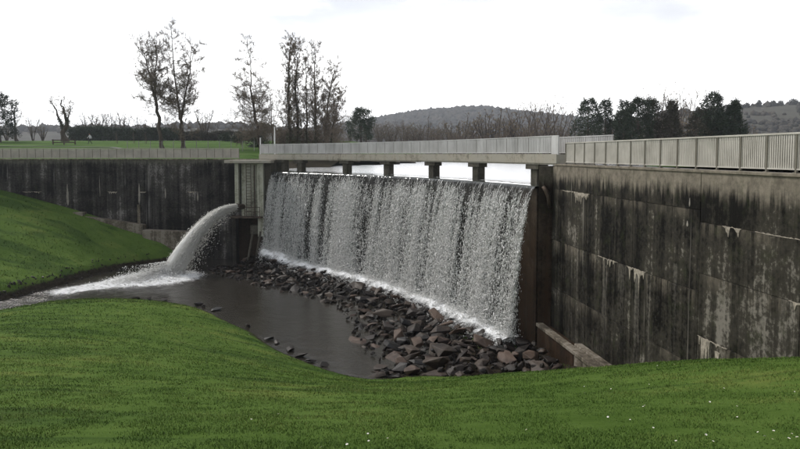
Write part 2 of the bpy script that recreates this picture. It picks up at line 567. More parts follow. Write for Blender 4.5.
M_WHITE = simple('white_paint', (0.65, 0.65, 0.63), (0.8, 0.8, 0.79), 2.0, 0.5, 0.0)
M_WOOD = simple('brown_timber', (0.045, 0.033, 0.025), (0.10, 0.075, 0.055), 2.0, 0.8, 0.3, 0.005, (1, 1, 6))
M_PATH = simple('worn_tarmac', (0.12, 0.115, 0.11), (0.22, 0.21, 0.20), 0.8, 0.9, 0.3, 0.01)
M_BARK = simple('dark_bark', (0.040, 0.031, 0.024), (0.10, 0.080, 0.062), 3.0, 0.95, 0.6, 0.03, (1, 1, .25))
M_TWIG = simple('twig_bark', (0.11, 0.088, 0.066), (0.23, 0.185, 0.14), 2.0, 0.95, 0.0)
M_TWIG_R = simple('brown_twig_bark', (0.085, 0.066, 0.050), (0.16, 0.128, 0.098), 2.0, 0.95, 0.0)
M_BUD = simple('buds_and_catkins', (0.15, 0.115, 0.06), (0.30, 0.225, 0.11), 1.0, 0.9, 0.0)
M_IVY = simple('ivy_leaf', (0.018, 0.035, 0.010), (0.05, 0.075, 0.022), 1.5, 0.6, 0.0)
M_NEEDLE = simple('dark_needles', (0.014, 0.023, 0.013), (0.040, 0.056, 0.030), 0.8, 0.8, 0.0)
M_NEEDLE_B = simple('brownish_needles', (0.028, 0.026, 0.016), (0.060, 0.055, 0.034), 0.8, 0.8, 0.0)
M_HOLLY = simple('dark_evergreen_leaf', (0.012, 0.024, 0.010), (0.035, 0.058, 0.022), 0.8, 0.5, 0.0)

def m_rock(name, a, b, wet):
    n = NB(name)
    p = n.position()
    n.b.inputs['Specular IOR Level'].default_value = 0.2
    f = n.noise(p, 1.6, 6, 0.65)
    f2 = n.math('ADD', f, n.math('MULTIPLY', n.math('SUBTRACT', n.rand(), 0.5), 0.34))
    col = n.ramp(f2, [(0.30, a), (0.68, b)])
    col = n.mix(n.smooth(n.noise(p, 7, 5, 0.7), 0.62, 0.74, 0, 0.45), col, (0.09, 0.085, 0.075))
    n.set(Base_Color=col, Roughness=wet)
    n.bump(n.noise(p, 8.0, 8, 0.7), 0.6, 0.05)
    return n.m
M_ROCK = m_rock('dark_brown_stone', (0.010, 0.008, 0.007), (0.058, 0.042, 0.031), 0.5)
M_ROCK_R = m_rock('red_brown_stone', (0.022, 0.014, 0.011), (0.105, 0.073, 0.055), 0.58)
M_ROCK_W = m_rock('wet_black_stone', (0.006, 0.0055, 0.0055), (0.026, 0.019, 0.015), 0.4)

def m_water_white(name, col=(0.97, 0.965, 0.945)):
    n = NB(name)
    n.set(Base_Color=col, Roughness=0.6)
    n.b.inputs['Specular IOR Level'].default_value = 0.25
    tl = n.node('ShaderNodeBsdfTranslucent')
    tl.inputs['Color'].default_value = (*col, 1)
    mx = n.node('ShaderNodeMixShader')
    mx.inputs[0].default_value = 0.35
    n.nt.links.new(n.b.outputs[0], mx.inputs[1])
    n.nt.links.new(tl.outputs[0], mx.inputs[2])
    n.nt.links.new(mx.outputs[0], n.out.inputs['Surface'])
    return n.m
M_DROP = m_water_white('broken_white_water')
M_JETW = m_water_white('creamy_white_water', (0.96, 0.95, 0.91))

def m_curtain():
    n = NB('falling_water_curtain')
    uv = n.node('ShaderNodeUVMap').outputs[0]
    dens = n.attr('density')
    xy = n.sep(uv)
    # thin strands near the lip breaking into grains further down
    s1 = n.noise(n.mapping(uv, (9.0, 0.5, 1)), 1.0, 5, 0.65, 0.3)
    s2 = n.noise(n.mapping(uv, (14.0, 5.0, 1)), 1.0, 4, 0.7, 0.8)
    k = n.smooth(xy[1], 0.3, 2.4)
    f = n.math('ADD', n.math('MULTIPLY', s1, n.math('SUBTRACT', 1.0, n.math('MULTIPLY', k, 0.62))), n.math('MULTIPLY', s2, n.math('MULTIPLY', k, 0.62)))
    f = n.math('ADD', f, n.math('MULTIPLY', n.math('SUBTRACT', dens, 0.5), 0.46))
    lip = n.smooth(xy[1], -0.2, 0.9, 0.16, 0.0)
    f = n.math('ADD', f, lip)
    f = n.math('ADD', f, n.smooth(xy[1], 0.6, 3.0, 0.075, 0.0))
    al = n.math('MULTIPLY', n.smooth(f, 0.48, 0.66, 0.02, 0.92), n.smooth(xy[1], 0.8, 4.0, 1.0, 0.70))
    glass = n.smooth(xy[1], -0.05, 0.25)
    tr = n.node('ShaderNodeBsdfTransparent')
    tr.inputs['Color'].default_value = (0.92, 0.94, 0.93, 1)
    mx = n.node('ShaderNodeMixShader')
    n.set(Base_Color=(0.93, 0.925, 0.905), Roughness=0.4)
    n.bump(f, 0.6, 0.08)
    n.put(mx.inputs[0], al)
    n.nt.links.new(tr.outputs[0], mx.inputs[1])
    n.nt.links.new(n.b.outputs[0], mx.inputs[2])
    # the smooth sheet still on the lip is clear dark water
    n2 = n.node('ShaderNodeBsdfPrincipled')
    n2.inputs['Base Color'].default_value = (0.05, 0.055, 0.05, 1)
    n2.inputs['Roughness'].default_value = 0.06
    mx2 = n.node('ShaderNodeMixShader')
    n.put(mx2.inputs[0], glass)
    n.nt.links.new(n2.outputs[0], mx2.inputs[1])
    n.nt.links.new(mx.outputs[0], mx2.inputs[2])
    n.nt.links.new(mx2.outputs[0], n.out.inputs['Surface'])
    return n.m
M_CURTAIN = m_curtain()

def m_river():
    n = NB('river_water')
    p = n.position()
    foam = n.attr('foam')
    w1 = n.noise(n.mapping(p, (1.0, 1.6, 1), rot=(0, 0, 0.6)), 1.3, 5, 0.6, 0.6)
    w2 = n.noise(p, 5.0, 5, 0.65, 0.4)
    fn = n.noise(n.mapping(p, (1.0, 2.2, 1), rot=(0, 0, 0.7)), 2.2, 7, 0.7, 0.8)
    fm = n.math('ADD', foam, n.math('MULTIPLY', n.math('SUBTRACT', fn, 0.5), 1.5))
    fm = n.math('MULTIPLY', n.smooth(fm, 0.35, 0.75), n.smooth(foam, 0.02, 0.15))
    col = n.mix(fm, n.ramp(w1, [(0.35, (0.020, 0.018, 0.014)), (0.7, (0.040, 0.035, 0.028))]), (0.80, 0.81, 0.81))
    n.set(Base_Color=col, Roughness=n.math('ADD', n.math('MULTIPLY', fm, 0.5), 0.10))
    ch = n.attr('chop')
    h = n.math('ADD', n.math('MULTIPLY', w1, 0.6), n.math('MULTIPLY', w2, 0.35))
    h = n.math('MULTIPLY', h, n.math('ADD', 0.35, n.math('MULTIPLY', ch, 2.2)))
    h = n.math('ADD', h, n.math('MULTIPLY', fm, n.math('MULTIPLY', fn, 0.8)))
    n.bump(h, 0.6, 0.14)
    return n.m
M_RIVER = m_river()

def m_lake():
    n = NB('lake_water')
    p = n.position()
    n.set(Base_Color=(0.97, 0.965, 0.94), Metallic=0.92, Roughness=0.26)
    n.bump(n.noise(n.mapping(p, (1, 0.6, 1)), 1.6, 5, 0.65), 0.3, 0.08)
    return n.m
M_LAKE = m_lake()

def m_hill(name, stops, scale):
    n = NB(name)
    p = n.position()
    f = n.noise(n.mapping(p, (1, .6, 1.5)), scale, 6, 0.65)
    n.set(Base_Color=n.ramp(f, stops), Roughness=0.95)
    n.b.inputs['Specular IOR Level'].default_value = 0.05
    return n.m
M_HILL = m_hill('wooded_hill_ground', [(0.35, (0.035, 0.040, 0.030)), (0.65, (0.07, 0.07, 0.05))], 0.02)
M_HILLR = m_hill('rough_pasture', [(0.35, (0.050, 0.046, 0.038)), (0.5, (0.080, 0.077, 0.060)), (0.65, (0.062, 0.054, 0.045))], 0.03)
M_WOODF = m_hill('winter_woodland', [(0.3, (0.030, 0.031, 0.027)), (0.5, (0.06, 0.054, 0.045)), (0.7, (0.09, 0.078, 0.06))], 0.05)

# ------------------------------------------------------------------ plan geometry
Lp, Cp, Rp = np.array([-12.68, 63.4]), np.array([1.6, 52.3]), np.array([7.45, 34.74])
def bez(t):
    t = np.asarray(t, float)[..., None]
    return (1 - t) ** 2 * Lp + 2 * t * (1 - t) * Cp + t * t * Rp
def bez_t(t):
    t = np.asarray(t, float)[..., None]
    d = 2 * (1 - t) * (Cp - Lp) + 2 * t * (Rp - Cp)
    return d / np.linalg.norm(d, axis=-1, keepdims=True)
_tt = np.linspace(0, 1, 801)
_len = np.concatenate([[0], np.cumsum(np.linalg.norm(np.diff(bez(_tt), axis=0), axis=1))])
CREST_LEN = float(_len[-1])
def crest(s, off=0.0):
    """point at arc length s along the crest from the left; off > 0 is upstream. extends straight past the ends"""
    s = np.asarray(s, float)
    sc = np.clip(s, 0, CREST_LEN)
    t = np.interp(sc, _len, _tt)
    p, tg = bez(t), bez_t(t)
    p = p + tg * (s - sc)[..., None]
    up = np.stack([-tg[..., 1], tg[..., 0]], -1)
    return p + up * np.asarray(off, float)[..., None] if np.ndim(off) else p + up * off
def crest_up(s):
    t = np.interp(np.clip(s, 0, CREST_LEN), _len, _tt)
    tg = bez_t(t)
    return np.stack([-tg[..., 1], tg[..., 0]], -1), tg

Z_CREST, Z_RIVER, Z_WALL, Z_DECK = -1.78, -10.9, -0.60, -0.03
def wall_r(y, off=0.0):
    """right wall face; off > 0 is behind the face (towards +X)"""
    return 8.8 - 0.1333 * (y - 30.5) + off
YL = 66.0      # left wall face

# ------------------------------------------------------------------ terrain of the valley below the dam
near_shore = [(-34, 38.5), (-30.5, 41.5), (-27.64, 43.67), (-25.65, 46.2), (-22.28, 47.0), (-18.44, 46.7), (-14.1, 44.5), (-9.2, 38.7), (-5.3, 33.35), (-2.98, 31.19), (-0.97, 30.3)]
far_shore = [(-46, 38), (-36, 42.6), (-31.0, 45.0), (-29.3, 47.5), (-29.06, 49.73), (-28.34, 52.8), (-27.52, 58.19), (-24.5, 63.2), (-22.6, 66.4)]
ctrl = [(0, 0, -1.62), (0, -9, -1.2), (-14, -6, -1.6), (-30, -4, -2.6), (12, -2, -1.0), (-46, 6, -5.6), (-60, 20, -9.2), (-48, 34, -10.5),
        (0, 6.1, -2.88), (-4, 6.2, -2.92), (4.4, 6.0, -2.84), (11, 8, -3.1), (-12, 8, -3.6), (0, 12, -4.75), (5, 12, -4.45), (-6, 13, -4.9), (-14, 18, -6.0),
        (9.6, 12.5, -4.05),
        (10.6, 17, -5.5), (10.05, 21.4, -7.05), (9.3, 26.5, -9.05), (8.8, 30, -10.0), (8.3, 34, -10.5),
        (0, 20, -7.4), (5, 20, -6.9), (-8, 22, -7.15), (-16, 28, -7.95), (-24, 32, -9.0), (-12, 34, -9.5), (-20, 40, -9.75),
        (0, 26, -9.5), (4, 26, -9.15), (7, 25.8, -8.95),
        (0.9, 29.9, -10.65), (3.2, 29.3, -10.45), (5.4, 28.6, -10.05), (7.2, 27.8, -9.6)]
ctrl += [(x, y, Z_RIVER) for x, y in near_shore]
ctrl += [(x, y, Z_RIVER) for x, y in far_shore]
# river bed
ctrl += [(-36, 41, -11.8), (-28, 46.5, -11.5), (-26, 50, -12), (-24, 55, -12.2), (-18, 52, -12.2), (-12, 48, -12.2), (-7, 42, -12), (-3, 36, -11.9), (-19, 60, -11.8)]
# stone apron under the fall
for s in np.linspace(-1.5, CREST_LEN + .2, 9):
    p = crest(s, -1.4)
    ctrl.append((p[0], p[1], -10.75))
    p = crest(s, 2)
    ctrl.append((p[0], p[1], -10.7))
ctrl += [(1.5, 33, -10.95), (4.5, 31.5, -10.8), (7, 31.0, -10.6)]
# grass bank against the left wall
ctrl += [(-41.3, 66, -3.71), (-36.2, 66, -5.06), (-32.6, 66, -6.1), (-27, 66, -7.9), (-23.6, 66, -9.1), (-52, 66, -1.9), (-60, 60, -2.2), (-46, 56, -5.8), (-38, 56, -7.6), (-33, 56, -8.9), (-36, 50, -9.2), (-46, 47, -8.6), (-60, 42, -8.2), (-31.5, 61, -7.9)]
ctrl = np.array(ctrl, float)
def _U(r2):
    return np.where(r2 > 1e-12, r2 * np.log(np.maximum(r2, 1e-12)), 0.0)
_P = ctrl[:, :2] / 20
_K = _U(((_P[:, None] - _P[None]) ** 2).sum(-1)) + np.eye(len(_P)) * 2e-3
_A = np.zeros((len(_P) + 3,) * 2)
_A[:len(_P), :len(_P)] = _K
_A[:len(_P), len(_P):] = np.c_[np.ones(len(_P)), _P]
_A[len(_P):, :len(_P)] = _A[:len(_P), len(_P):].T
_wt = np.linalg.solve(_A, np.r_[ctrl[:, 2], 0, 0, 0])
RIVER_MID = [(-60, 33), (-40, 40.2), (-29, 45.2), (-27.3, 48.5), (-24, 53), (-15, 50)]
def ground(X, Y):
    X, Y = np.asarray(X, float), np.asarray(Y, float)
    P = np.stack([X.ravel(), Y.ravel()], -1) / 20
    out = np.empty(len(P))
    for i in range(0, len(P), 20000):
        q = P[i:i + 20000]
        u = _U(((q[:, None] - _P[None]) ** 2).sum(-1))
        out[i:i + 20000] = u @ _wt[:-3] + _wt[-3] + q @ _wt[-2:]
    z = out.reshape(X.shape)
    # cut bank along the water, higher on the far side
    df, dn = seg_dist(X, Y, far_shore), seg_dist(X, Y, near_shore)
    far = sstep(dn - df, -1.5, 2.5)
    h = z - Z_RIVER
    wob = 0.7 + 0.6 * vnoise(X * .9, Y * .9, 3)
    z = z + (0.12 + 0.62 * far) * wob * sstep(h, -0.02, 0.22) * np.exp(-np.maximum(h, 0) / 1.6)
    z = z + 0.10 * (vnoise(X * .45, Y * .45, 5, 3) - .5) * sstep(h, 0.2, 1.5)
    return z

gx = np.arange(-70, 12.01, 0.4)
gy = np.arange(-12, 67.01, 0.4)
GX, GY = np.meshgrid(gx, gy)
GZ = ground(GX, GY)
GX2 = np.minimum(GX, wall_r(GY) + 0.35)      # tuck the edge into the wall
nx, ny = len(gx), len(gy)
idx = np.arange(nx * ny).reshape(ny, nx)
F = np.stack([idx[:-1, :-1], idx[:-1, 1:], idx[1:, 1:], idx[1:, :-1]], -1).reshape(-1, 4)
cxy = np.stack([GX2.ravel(), GY.ravel()], -1)[F].mean(1)
keep = (GX.ravel()[F].min(1) < wall_r(cxy[:, 1]) + 0.35)
# nothing behind the dam line
dam_poly = [tuple(p) for p in crest(np.linspace(0, CREST_LEN, 20), 1.0)] + [(60, 34), (60, 90), (-13, 90), (-13, 65.5)]
keep &= ~inside(cxy[:, 0], cxy[:, 1], dam_poly)
F = F[keep]
front = [(-18.5, 58.7), (-13.76, 54.48), (-10.44, 50.84), (-7.69, 48.66), (-5.13, 46.35), (-3.6, 42.5), (-3.1, 39.14), (-2.1, 34.72), (-1.07, 30.62), (0.9, 29.9), (3.2, 29.3), (5.4, 28.6), (7.0, 28.2)]
back = [tuple(p) for p in crest(np.linspace(-2.2, CREST_LEN + .2, 24), -.75)]
apron = front + [(7.55, 29.6), (7.15, 34.0)] + back[::-1] + [(-15.5, 61.2), (-17.5, 60.8)]
lawn_me = np_mesh('lawn', np.stack([GX2.ravel(), GY.ravel(), GZ.ravel()], -1), F, M_LAWN, True)
set_attr(lawn_me, 'far', sstep(seg_dist(GX, GY, near_shore) - seg_dist(GX, GY, far_shore), -1.5, 2.5).ravel() + 4.0 * (inside(GX, GY, apron + [(9.5, 29), (9.5, 36)]) | ((GX > 7) & (GY > 28.5))).ravel())
lawn = link('lawn', lawn_me, kind='structure')

# river
rx = np.arange(-70, 9.01, 0.35)
ry = np.arange(26, 66.31, 0.35)
RX, RY = np.meshgrid(rx, ry)
JET_LAND = (-20.9, 56.3)
trail = [(-20.5, 57.0), (-22.5, 54.5), (-25.0, 52.6), (-26.6, 50.6), (-27.4, 48.6), (-28.6, 46.4), (-34, 42.5), (-45, 37)]
dj = np.hypot(RX - JET_LAND[0], (RY - JET_LAND[1]))
dtr = seg_dist(RX, RY, trail[:4])
dtr2 = seg_dist(RX, RY, trail)
dj2 = np.hypot(RX + 22.2, RY - 55.3)
foam = 1.2 * np.exp(-(dj / 2.7) ** 2) + 0.75 * np.exp(-(dj2 / 3.4) ** 2) + 0.70 * np.exp(-(dtr / 1.25) ** 2) + 0.24 * np.exp(-(dtr2 / 2.0) ** 2)  # last term: thin foam plus silvery sky glints painted as pale specks
base_pts = [tuple(p) for p in crest(np.linspace(-.3, CREST_LEN, 30), -1.4)]
db = seg_dist(RX, RY, base_pts)
foam += 0.9 * np.exp(-(db / 1.2) ** 2)
foam = np.minimum(foam, 0.66)
chop = np.clip(np.exp(-(dtr2 / 3.0) ** 2) + np.exp(-(dj / 4.5) ** 2), 0, 1)
RZ = Z_RIVER + (vnoise(RX * 1.5, RY * 1.5, 9) - .5) * (0.03 + 0.20 * chop) + 0.55 * np.exp(-(dj / 2.2) ** 2) * vnoise(RX * 1.6, RY * 1.6, 4)
nxr, nyr = len(rx), len(ry)
idx = np.arange(nxr * nyr).reshape(nyr, nxr)
F = np.stack([idx[:-1, :-1], idx[:-1, 1:], idx[1:, 1:], idx[1:, :-1]], -1).reshape(-1, 4)
cxy = np.stack([RX.ravel(), RY.ravel()], -1)[F].mean(1)
F = F[~inside(cxy[:, 0], cxy[:, 1], dam_poly) & (cxy[:, 0] < wall_r(cxy[:, 1]) - .2)]
rm = np_mesh('river', np.stack([RX.ravel(), RY.ravel(), RZ.ravel()], -1), F, M_RIVER, True)
set_attr(rm, 'foam', foam.ravel())
set_attr(rm, 'chop', chop.ravel())
river = link('river', rm, kind='structure')

# ------------------------------------------------------------------ land around the lake
lake_poly = [(-13.2, 66)] + [tuple(p) for p in crest(np.linspace(0.5, CREST_LEN, 10), 0.5)] + [(9.4, 36.5), (22, 47), (34, 80), (52, 108), (90, 150), (96, 190), (40, 205), (4, 150), (-5.5, 106), (-13.0, 95)]
lx = np.arange(-330, 330.1, 3.0)
ly = np.concatenate([np.arange(-40, 130, 2.5), np.arange(130, 520.1, 6.0)])
LX, LY = np.meshgrid(lx, ly)
ins = inside(LX, LY, lake_poly)
dl = seg_dist(LX, LY, lake_poly + [lake_poly[0]])
sd = np.where(ins, -dl, dl)
left = sstep(-LX, -12, 14)
rise = np.where(LY < 112, 0.063 * np.maximum(LY - 70, 0), 0.063 * 42 + 1.7 * (1 - np.exp(-(LY - 112) / 40.0)))
LZ = -2.4 + 1.78 * sstep(sd, -0.5, 3.5) + left * rise + (1 - left) * 0.012 * np.clip(sd - 4, 0, 150)
LZ += 0.25 * (vnoise(LX * .06, LY * .06, 2) - .5) * sstep(sd, 4, 14)
down_poly = [(-400, YL + 1.2), (-13.0, YL + 1.2)] + [tuple(p) for p in crest(np.linspace(0, CREST_LEN, 14), 1.6)] + [(wall_r(34) + 1.0, 34), (wall_r(-45) + 1.0, -45), (-400, -45)]
nxl, nyl = len(lx), len(ly)
idx = np.arange(nxl * nyl).reshape(nyl, nxl)
F = np.stack([idx[:-1, :-1], idx[:-1, 1:], idx[1:, 1:], idx[1:, :-1]], -1).reshape(-1, 4)
bad_v = (inside(LX, LY, down_poly) | (sd < -6)).ravel()
F = F[~bad_v[F].any(1)]
park = link('park_land', np_mesh('park_land', np.stack([LX.ravel(), LY.ravel(), LZ.ravel()], -1), F, M_FIELD, True), kind='structure')
_LZ = LZ
def land(x, y):
    i = np.clip(np.searchsorted(lx, x) - 1, 0, nxl - 2)
    j = np.clip(np.searchsorted(ly, y) - 1, 0, nyl - 2)
    fx, fy = (x - lx[i]) / (lx[i + 1] - lx[i]), (y - ly[j]) / (ly[j + 1] - ly[j])
    return float((_LZ[j, i] * (1 - fx) + _LZ[j, i + 1] * fx) * (1 - fy) + (_LZ[j + 1, i] * (1 - fx) + _LZ[j + 1, i + 1] * fx) * fy)

mb = MB()
mb.prism([(-13.4, 66.2)] + [tuple(p) for p in crest(np.linspace(0, CREST_LEN + .2, 24), 0.9)] + [(wall_r(34) + 1.5, 35.0), (60, 40), (200, 120), (200, 260), (-60, 260), (-60, 90), (-13.4, 90)], -3.2, -1.70)
mb.build('lake', M_LAKE, kind='structure')

# ground far away, to the horizon
n = 72
rr = [330, 520, 900, 1500, 2600, 4200]
V, Fq = [], []
for i, r_ in enumerate(rr):
    for k in range(n):
        a = 2 * math.pi * k / n
        V.append((r_ * math.cos(a), 200 + r_ * math.sin(a), -4.0 - i * 0.4))
for i in range(len(rr) - 1):
    for k in range(n):
        Fq.append((i * n + k, i * n + (k + 1) % n, (i + 1) * n + (k + 1) % n, (i + 1) * n + k))
# close the middle under everything
V.append((0, 200, -60.0))
c0 = len(V) - 1
mfar = MB()
mfar.add(V, Fq)
mfar.add([V[k] for k in range(n)] + [V[c0]], [(n, k, (k + 1) % n) for k in range(n)])
mfar.build('distant_ground', M_HILLR, kind='structure', smooth=True)

# hills: ridge height read along the picture, given true distance and depth
def hill(name, pts, dist, depth, mat, seed):
    """pts: (bearing tan, elevation tan) of the ridge line"""
    bx = np.linspace(pts[0][0], pts[-1][0], 120)
    hz = np.interp(bx, [p[0] for p in pts], [p[1] for p in pts]) * dist
    hz = np.convolve(np.pad(hz, 4, mode='edge'), np.ones(9) / 9, 'valid')
    v = np.linspace(0, 1, 26)
    X = bx[None] * (dist + (v[:, None] - .5) * depth)
    Y = np.repeat((dist + (v - .5) * depth)[:, None], 120, 1)
    prof = np.where(v < .5, np.sin(np.pi * v) ** 1.15, np.sin(np.pi * v) ** 0.8)
    Z = -5 + (hz[None] + 5) * prof[:, None] + (vnoise(X * .01, Y * .01, seed) - .5) * 6 * prof[:, None]
    idx = np.arange(26 * 120).reshape(26, 120)
    F = np.stack([idx[:-1, :-1], idx[:-1, 1:], idx[1:, 1:], idx[1:, :-1]], -1).reshape(-1, 4)
    link(name, np_mesh(name, np.stack([X.ravel(), Y.ravel(), Z.ravel()], -1), F, mat, True), kind='structure')
    return X, Y, Z
bt = lambda x: (x - 400) / 640.0
et = lambda y: (154 - y) / 640.0
HM = hill('wooded_hill', [(bt(230), et(143)), (bt(300), et(134)), (bt(350), et(127)), (bt(385), et(121.5)), (bt(400), et(118.5)), (bt(440), et(113.5)), (bt(470), et(111)), (bt(490), et(111.5)), (bt(505), et(114)), (bt(530), et(117)), (bt(570), et(121)), (bt(640), et(128)), (bt(740), et(143))], 1300, 900, M_HILL, 3)
HR = hill('pasture_hill', [(bt(560), et(140)), (bt(600), et(127)), (bt(650), et(118)), (bt(700), et(112)), (bt(735), et(109)), (bt(760), et(107.5)), (bt(800), et(104.5)), (bt(860), et(101)), (bt(1000), et(100)), (bt(1200), et(120))], 620, 500, M_HILLR, 5)
HL = hill('low_ridge', [(bt(-700), et(125)), (bt(-200), et(128)), (bt(0), et(131)), (bt(150), et(130)), (bt(205), et(127)), (bt(250), et(128)), (bt(330), et(138))], 700, 300, M_HILLR, 8)

# woods covering the hills: nobody could count these
bm = bmesh.new()
bmesh.ops.create_icosphere(bm, subdivisions=1, radius=1)
ICO_V = np.array([v.co[:] for v in bm.verts])
ICO_F = np.array([[v.index for v in f.verts] for f in bm.faces])
bm.free()
def wood(name, H, count, size, sel, mat, seed):
    rng = np.random.default_rng(seed)
    X, Y, Z = H
    ny_, nx_ = X.shape
    Vs, Fs, k = [], [], 0
    tries = 0
    while k < count and tries < count * 30:
        tries += 1
        v, u = rng.uniform(0.08, 0.60), rng.uniform(0.02, 0.98)
        j, i = int(v * (ny_ - 1)), int(u * (nx_ - 1))
        if rng.uniform() > sel(u, v):
            continue
        fj, fi = v * (ny_ - 1) - j, u * (nx_ - 1) - i
        def bl(A):
            return (A[j, i] * (1 - fi) + A[j, i + 1] * fi) * (1 - fj) + (A[j + 1, i] * (1 - fi) + A[j + 1, i + 1] * fi) * fj
        s = size * rng.uniform(0.6, 1.3)
        pv = ICO_V * np.array([s * rng.uniform(.8, 1.2), s * rng.uniform(.8, 1.2), s * rng.uniform(.8, 1.3)]) * rng.uniform(.75, 1.2, (len(ICO_V), 1))
        Vs.append(pv + np.array([bl(X), bl(Y), bl(Z) + s * .35]))
        Fs.append(ICO_F + k * len(ICO_V))
        k += 1
    o = link(name, np_mesh(name, np.concatenate(Vs), np.concatenate(Fs), mat), kind='stuff')
    return o
wood('hill_woodland', HM, 7500, 6.0, lambda u, v: 0.35 + 0.65 * float(vnoise(np.array(u * 16.), np.array(v * 6.), 3) > .40), M_WOODF, 11)
wood('hedgerows', HR, 2200, 2.1, lambda u, v: float(abs((v * 9 + u * 3.0) % 1 - .5) < .06 or abs((u * 24 + v * 2) % 1 - .5) < .035 or (0.455 < v < 0.50 and float(vnoise(np.array(u * 30.), np.array(2.), 5)) > .52) or (v < .22 and u < .5)), M_WOODF, 12)
wood('ridge_woodland', HL, 900, 4.0, lambda u, v: float(.35 < v < .58), M_WOODF, 13)


# ------------------------------------------------------------------ foam lying on the stones
def m_foam():
    n = NB('drifting_foam')
    p = n.position()
    f = n.noise(n.mapping(p, (1, 1, 1)), 0.9, 8, 0.75, 1.2)
    a = n.math('ADD', f, n.math('MULTIPLY', n.attr('foam'), 0.55))
    al = n.smooth(a, 0.80, 1.16)
    n.set(Base_Color=(0.84, 0.85, 0.85), Roughness=0.7, Alpha=al)
    n.b.inputs['Specular IOR Level'].default_value = 0.2
    n.bump(n.noise(p, 4, 7, 0.7), 0.8, 0.1)
    return n.m
M_FOAM = m_foam()

# ------------------------------------------------------------------ the damp air over the valley
hz = MB()
hz.box((0, 200, 15), (8800, 8800, 180))
hm = bpy.data.materials.new('damp_air')
hm.use_nodes = True
hm.node_tree.nodes.clear()
_o = hm.node_tree.nodes.new('ShaderNodeOutputMaterial')
_v = hm.node_tree.nodes.new('ShaderNodeVolumePrincipled')
_v.inputs['Color'].default_value = (0.86, 0.92, 1.0, 1)
_v.inputs['Density'].default_value = 0.00026
_v.inputs['Anisotropy'].default_value = 0.3
hm.node_tree.links.new(_v.outputs[0], _o.inputs['Volume'])
hz.build('haze', hm, kind='stuff')
# ================================================================== the dam: right-hand wall
def panels(root, face, runs, mat, rng, skip=None):
    """separate cast panels with open joints. face(u, off) -> xy ; runs: list of (u bounds, z bounds)"""
    for ub, zb in runs:
        for u0, u1 in zip(ub[:-1], ub[1:]):
            for z0, z1 in zip(zb[:-1], zb[1:]):
                pr = rng.uniform(-0.012, 0.012)
                g = 0.009
                lo, hi = min(u0, u1) + g, max(u0, u1) - g
                zt, zl = max(z0, z1) - (g if max(z0, z1) < zb[0] else 0), min(z0, z1) + g
                mb = MB()
                mb.prism([face(lo, pr), face(hi, pr), face(hi, 0.09), face(lo, 0.09)], zl, zt)
                mb.build('concrete_panel', mat, root, bevel=0.007)

def lime(root, face, u0, u1, z, h, drips, rng, seed, dmax=0.5):
    """crust of lime seeping from a joint: an irregular broken band with thin hanging runs, a few millimetres thick"""
    mb = MB()
    n = max(10, int(abs(u1 - u0) / 0.025))
    us = np.linspace(u0, u1, n)
    nz = vnoise(us * 3.0, us * 0 + seed, seed, 5)
    nz2 = vnoise(us * 11.0, us * 0 + seed * 3, seed + 1, 3)
    env = sstep(np.minimum(np.arange(n), n - 1 - np.arange(n)) / n, 0, .22)
    top = z + 0.012 + 0.07 * (nz2 - .5) * env
    bot = z - h * np.clip(1.9 * nz - .35, 0.02, 2) * env * (0.6 + .8 * nz2)
    for _ in range(drips * 2):
        c, w, d = rng.uniform(min(u0, u1), max(u0, u1)), rng.uniform(0.012, 0.05), dmax * rng.uniform(0.1, 1) ** 1.6
        bot = bot - d * env * np.exp(-np.abs((us - c) / w) ** 2.2)
    bot = np.minimum(bot, top - .004)
    vs, fs = [], []
    for u, t, b in zip(us, top, bot):
        for zz, off in ((t, 0.0), (t, -0.014), (b, -0.018), (b, 0.0)):
            x, y = face(u, off)
            vs.append((x, y, zz))
    for i in range(n - 1):
        for k in range(4):
            fs.append((i * 4 + k, i * 4 + (k + 1) % 4, (i + 1) * 4 + (k + 1) % 4, (i + 1) * 4 + k))
    fs += [(0, 3, 2, 1), tuple((n - 1) * 4 + k for k in range(4))]
    mb.add(vs, fs)
    mb.build('lime_crust', M_LIME, root)

def lime_run(root, face, u, z0, z1, w, seed):
    """a single run of lime trickling down the face, thin at the top"""
    n = 26
    zs = np.linspace(z0, z1, n)
    k = np.linspace(0, 1, n)
    wid = w * np.minimum(1, .15 + 1.5 * k) * np.minimum(1, (1 - k) * 4 + .2) * (.6 + .8 * vnoise(zs * 2.2, zs * 0, seed, 3))
    c = u + .25 * w * (vnoise(zs * 1.2, zs * 0, seed + 2) - .5)
    vs, fs = [], []
    for zz, cc, ww in zip(zs, c, wid):
        for uu, off in ((cc - ww / 2, 0), (cc - ww * .4, -.014), (cc + ww * .4, -.014), (cc + ww / 2, 0)):
            x, y = face(uu, off)
            vs.append((x, y, zz))
    for i in range(n - 1):
        for q in range(3):
            fs.append((i * 4 + q, i * 4 + q + 1, (i + 1) * 4 + q + 1, (i + 1) * 4 + q))
    mb = MB()
    mb.add(vs, fs)
    mb.build('lime_run', M_LIME_D, root)

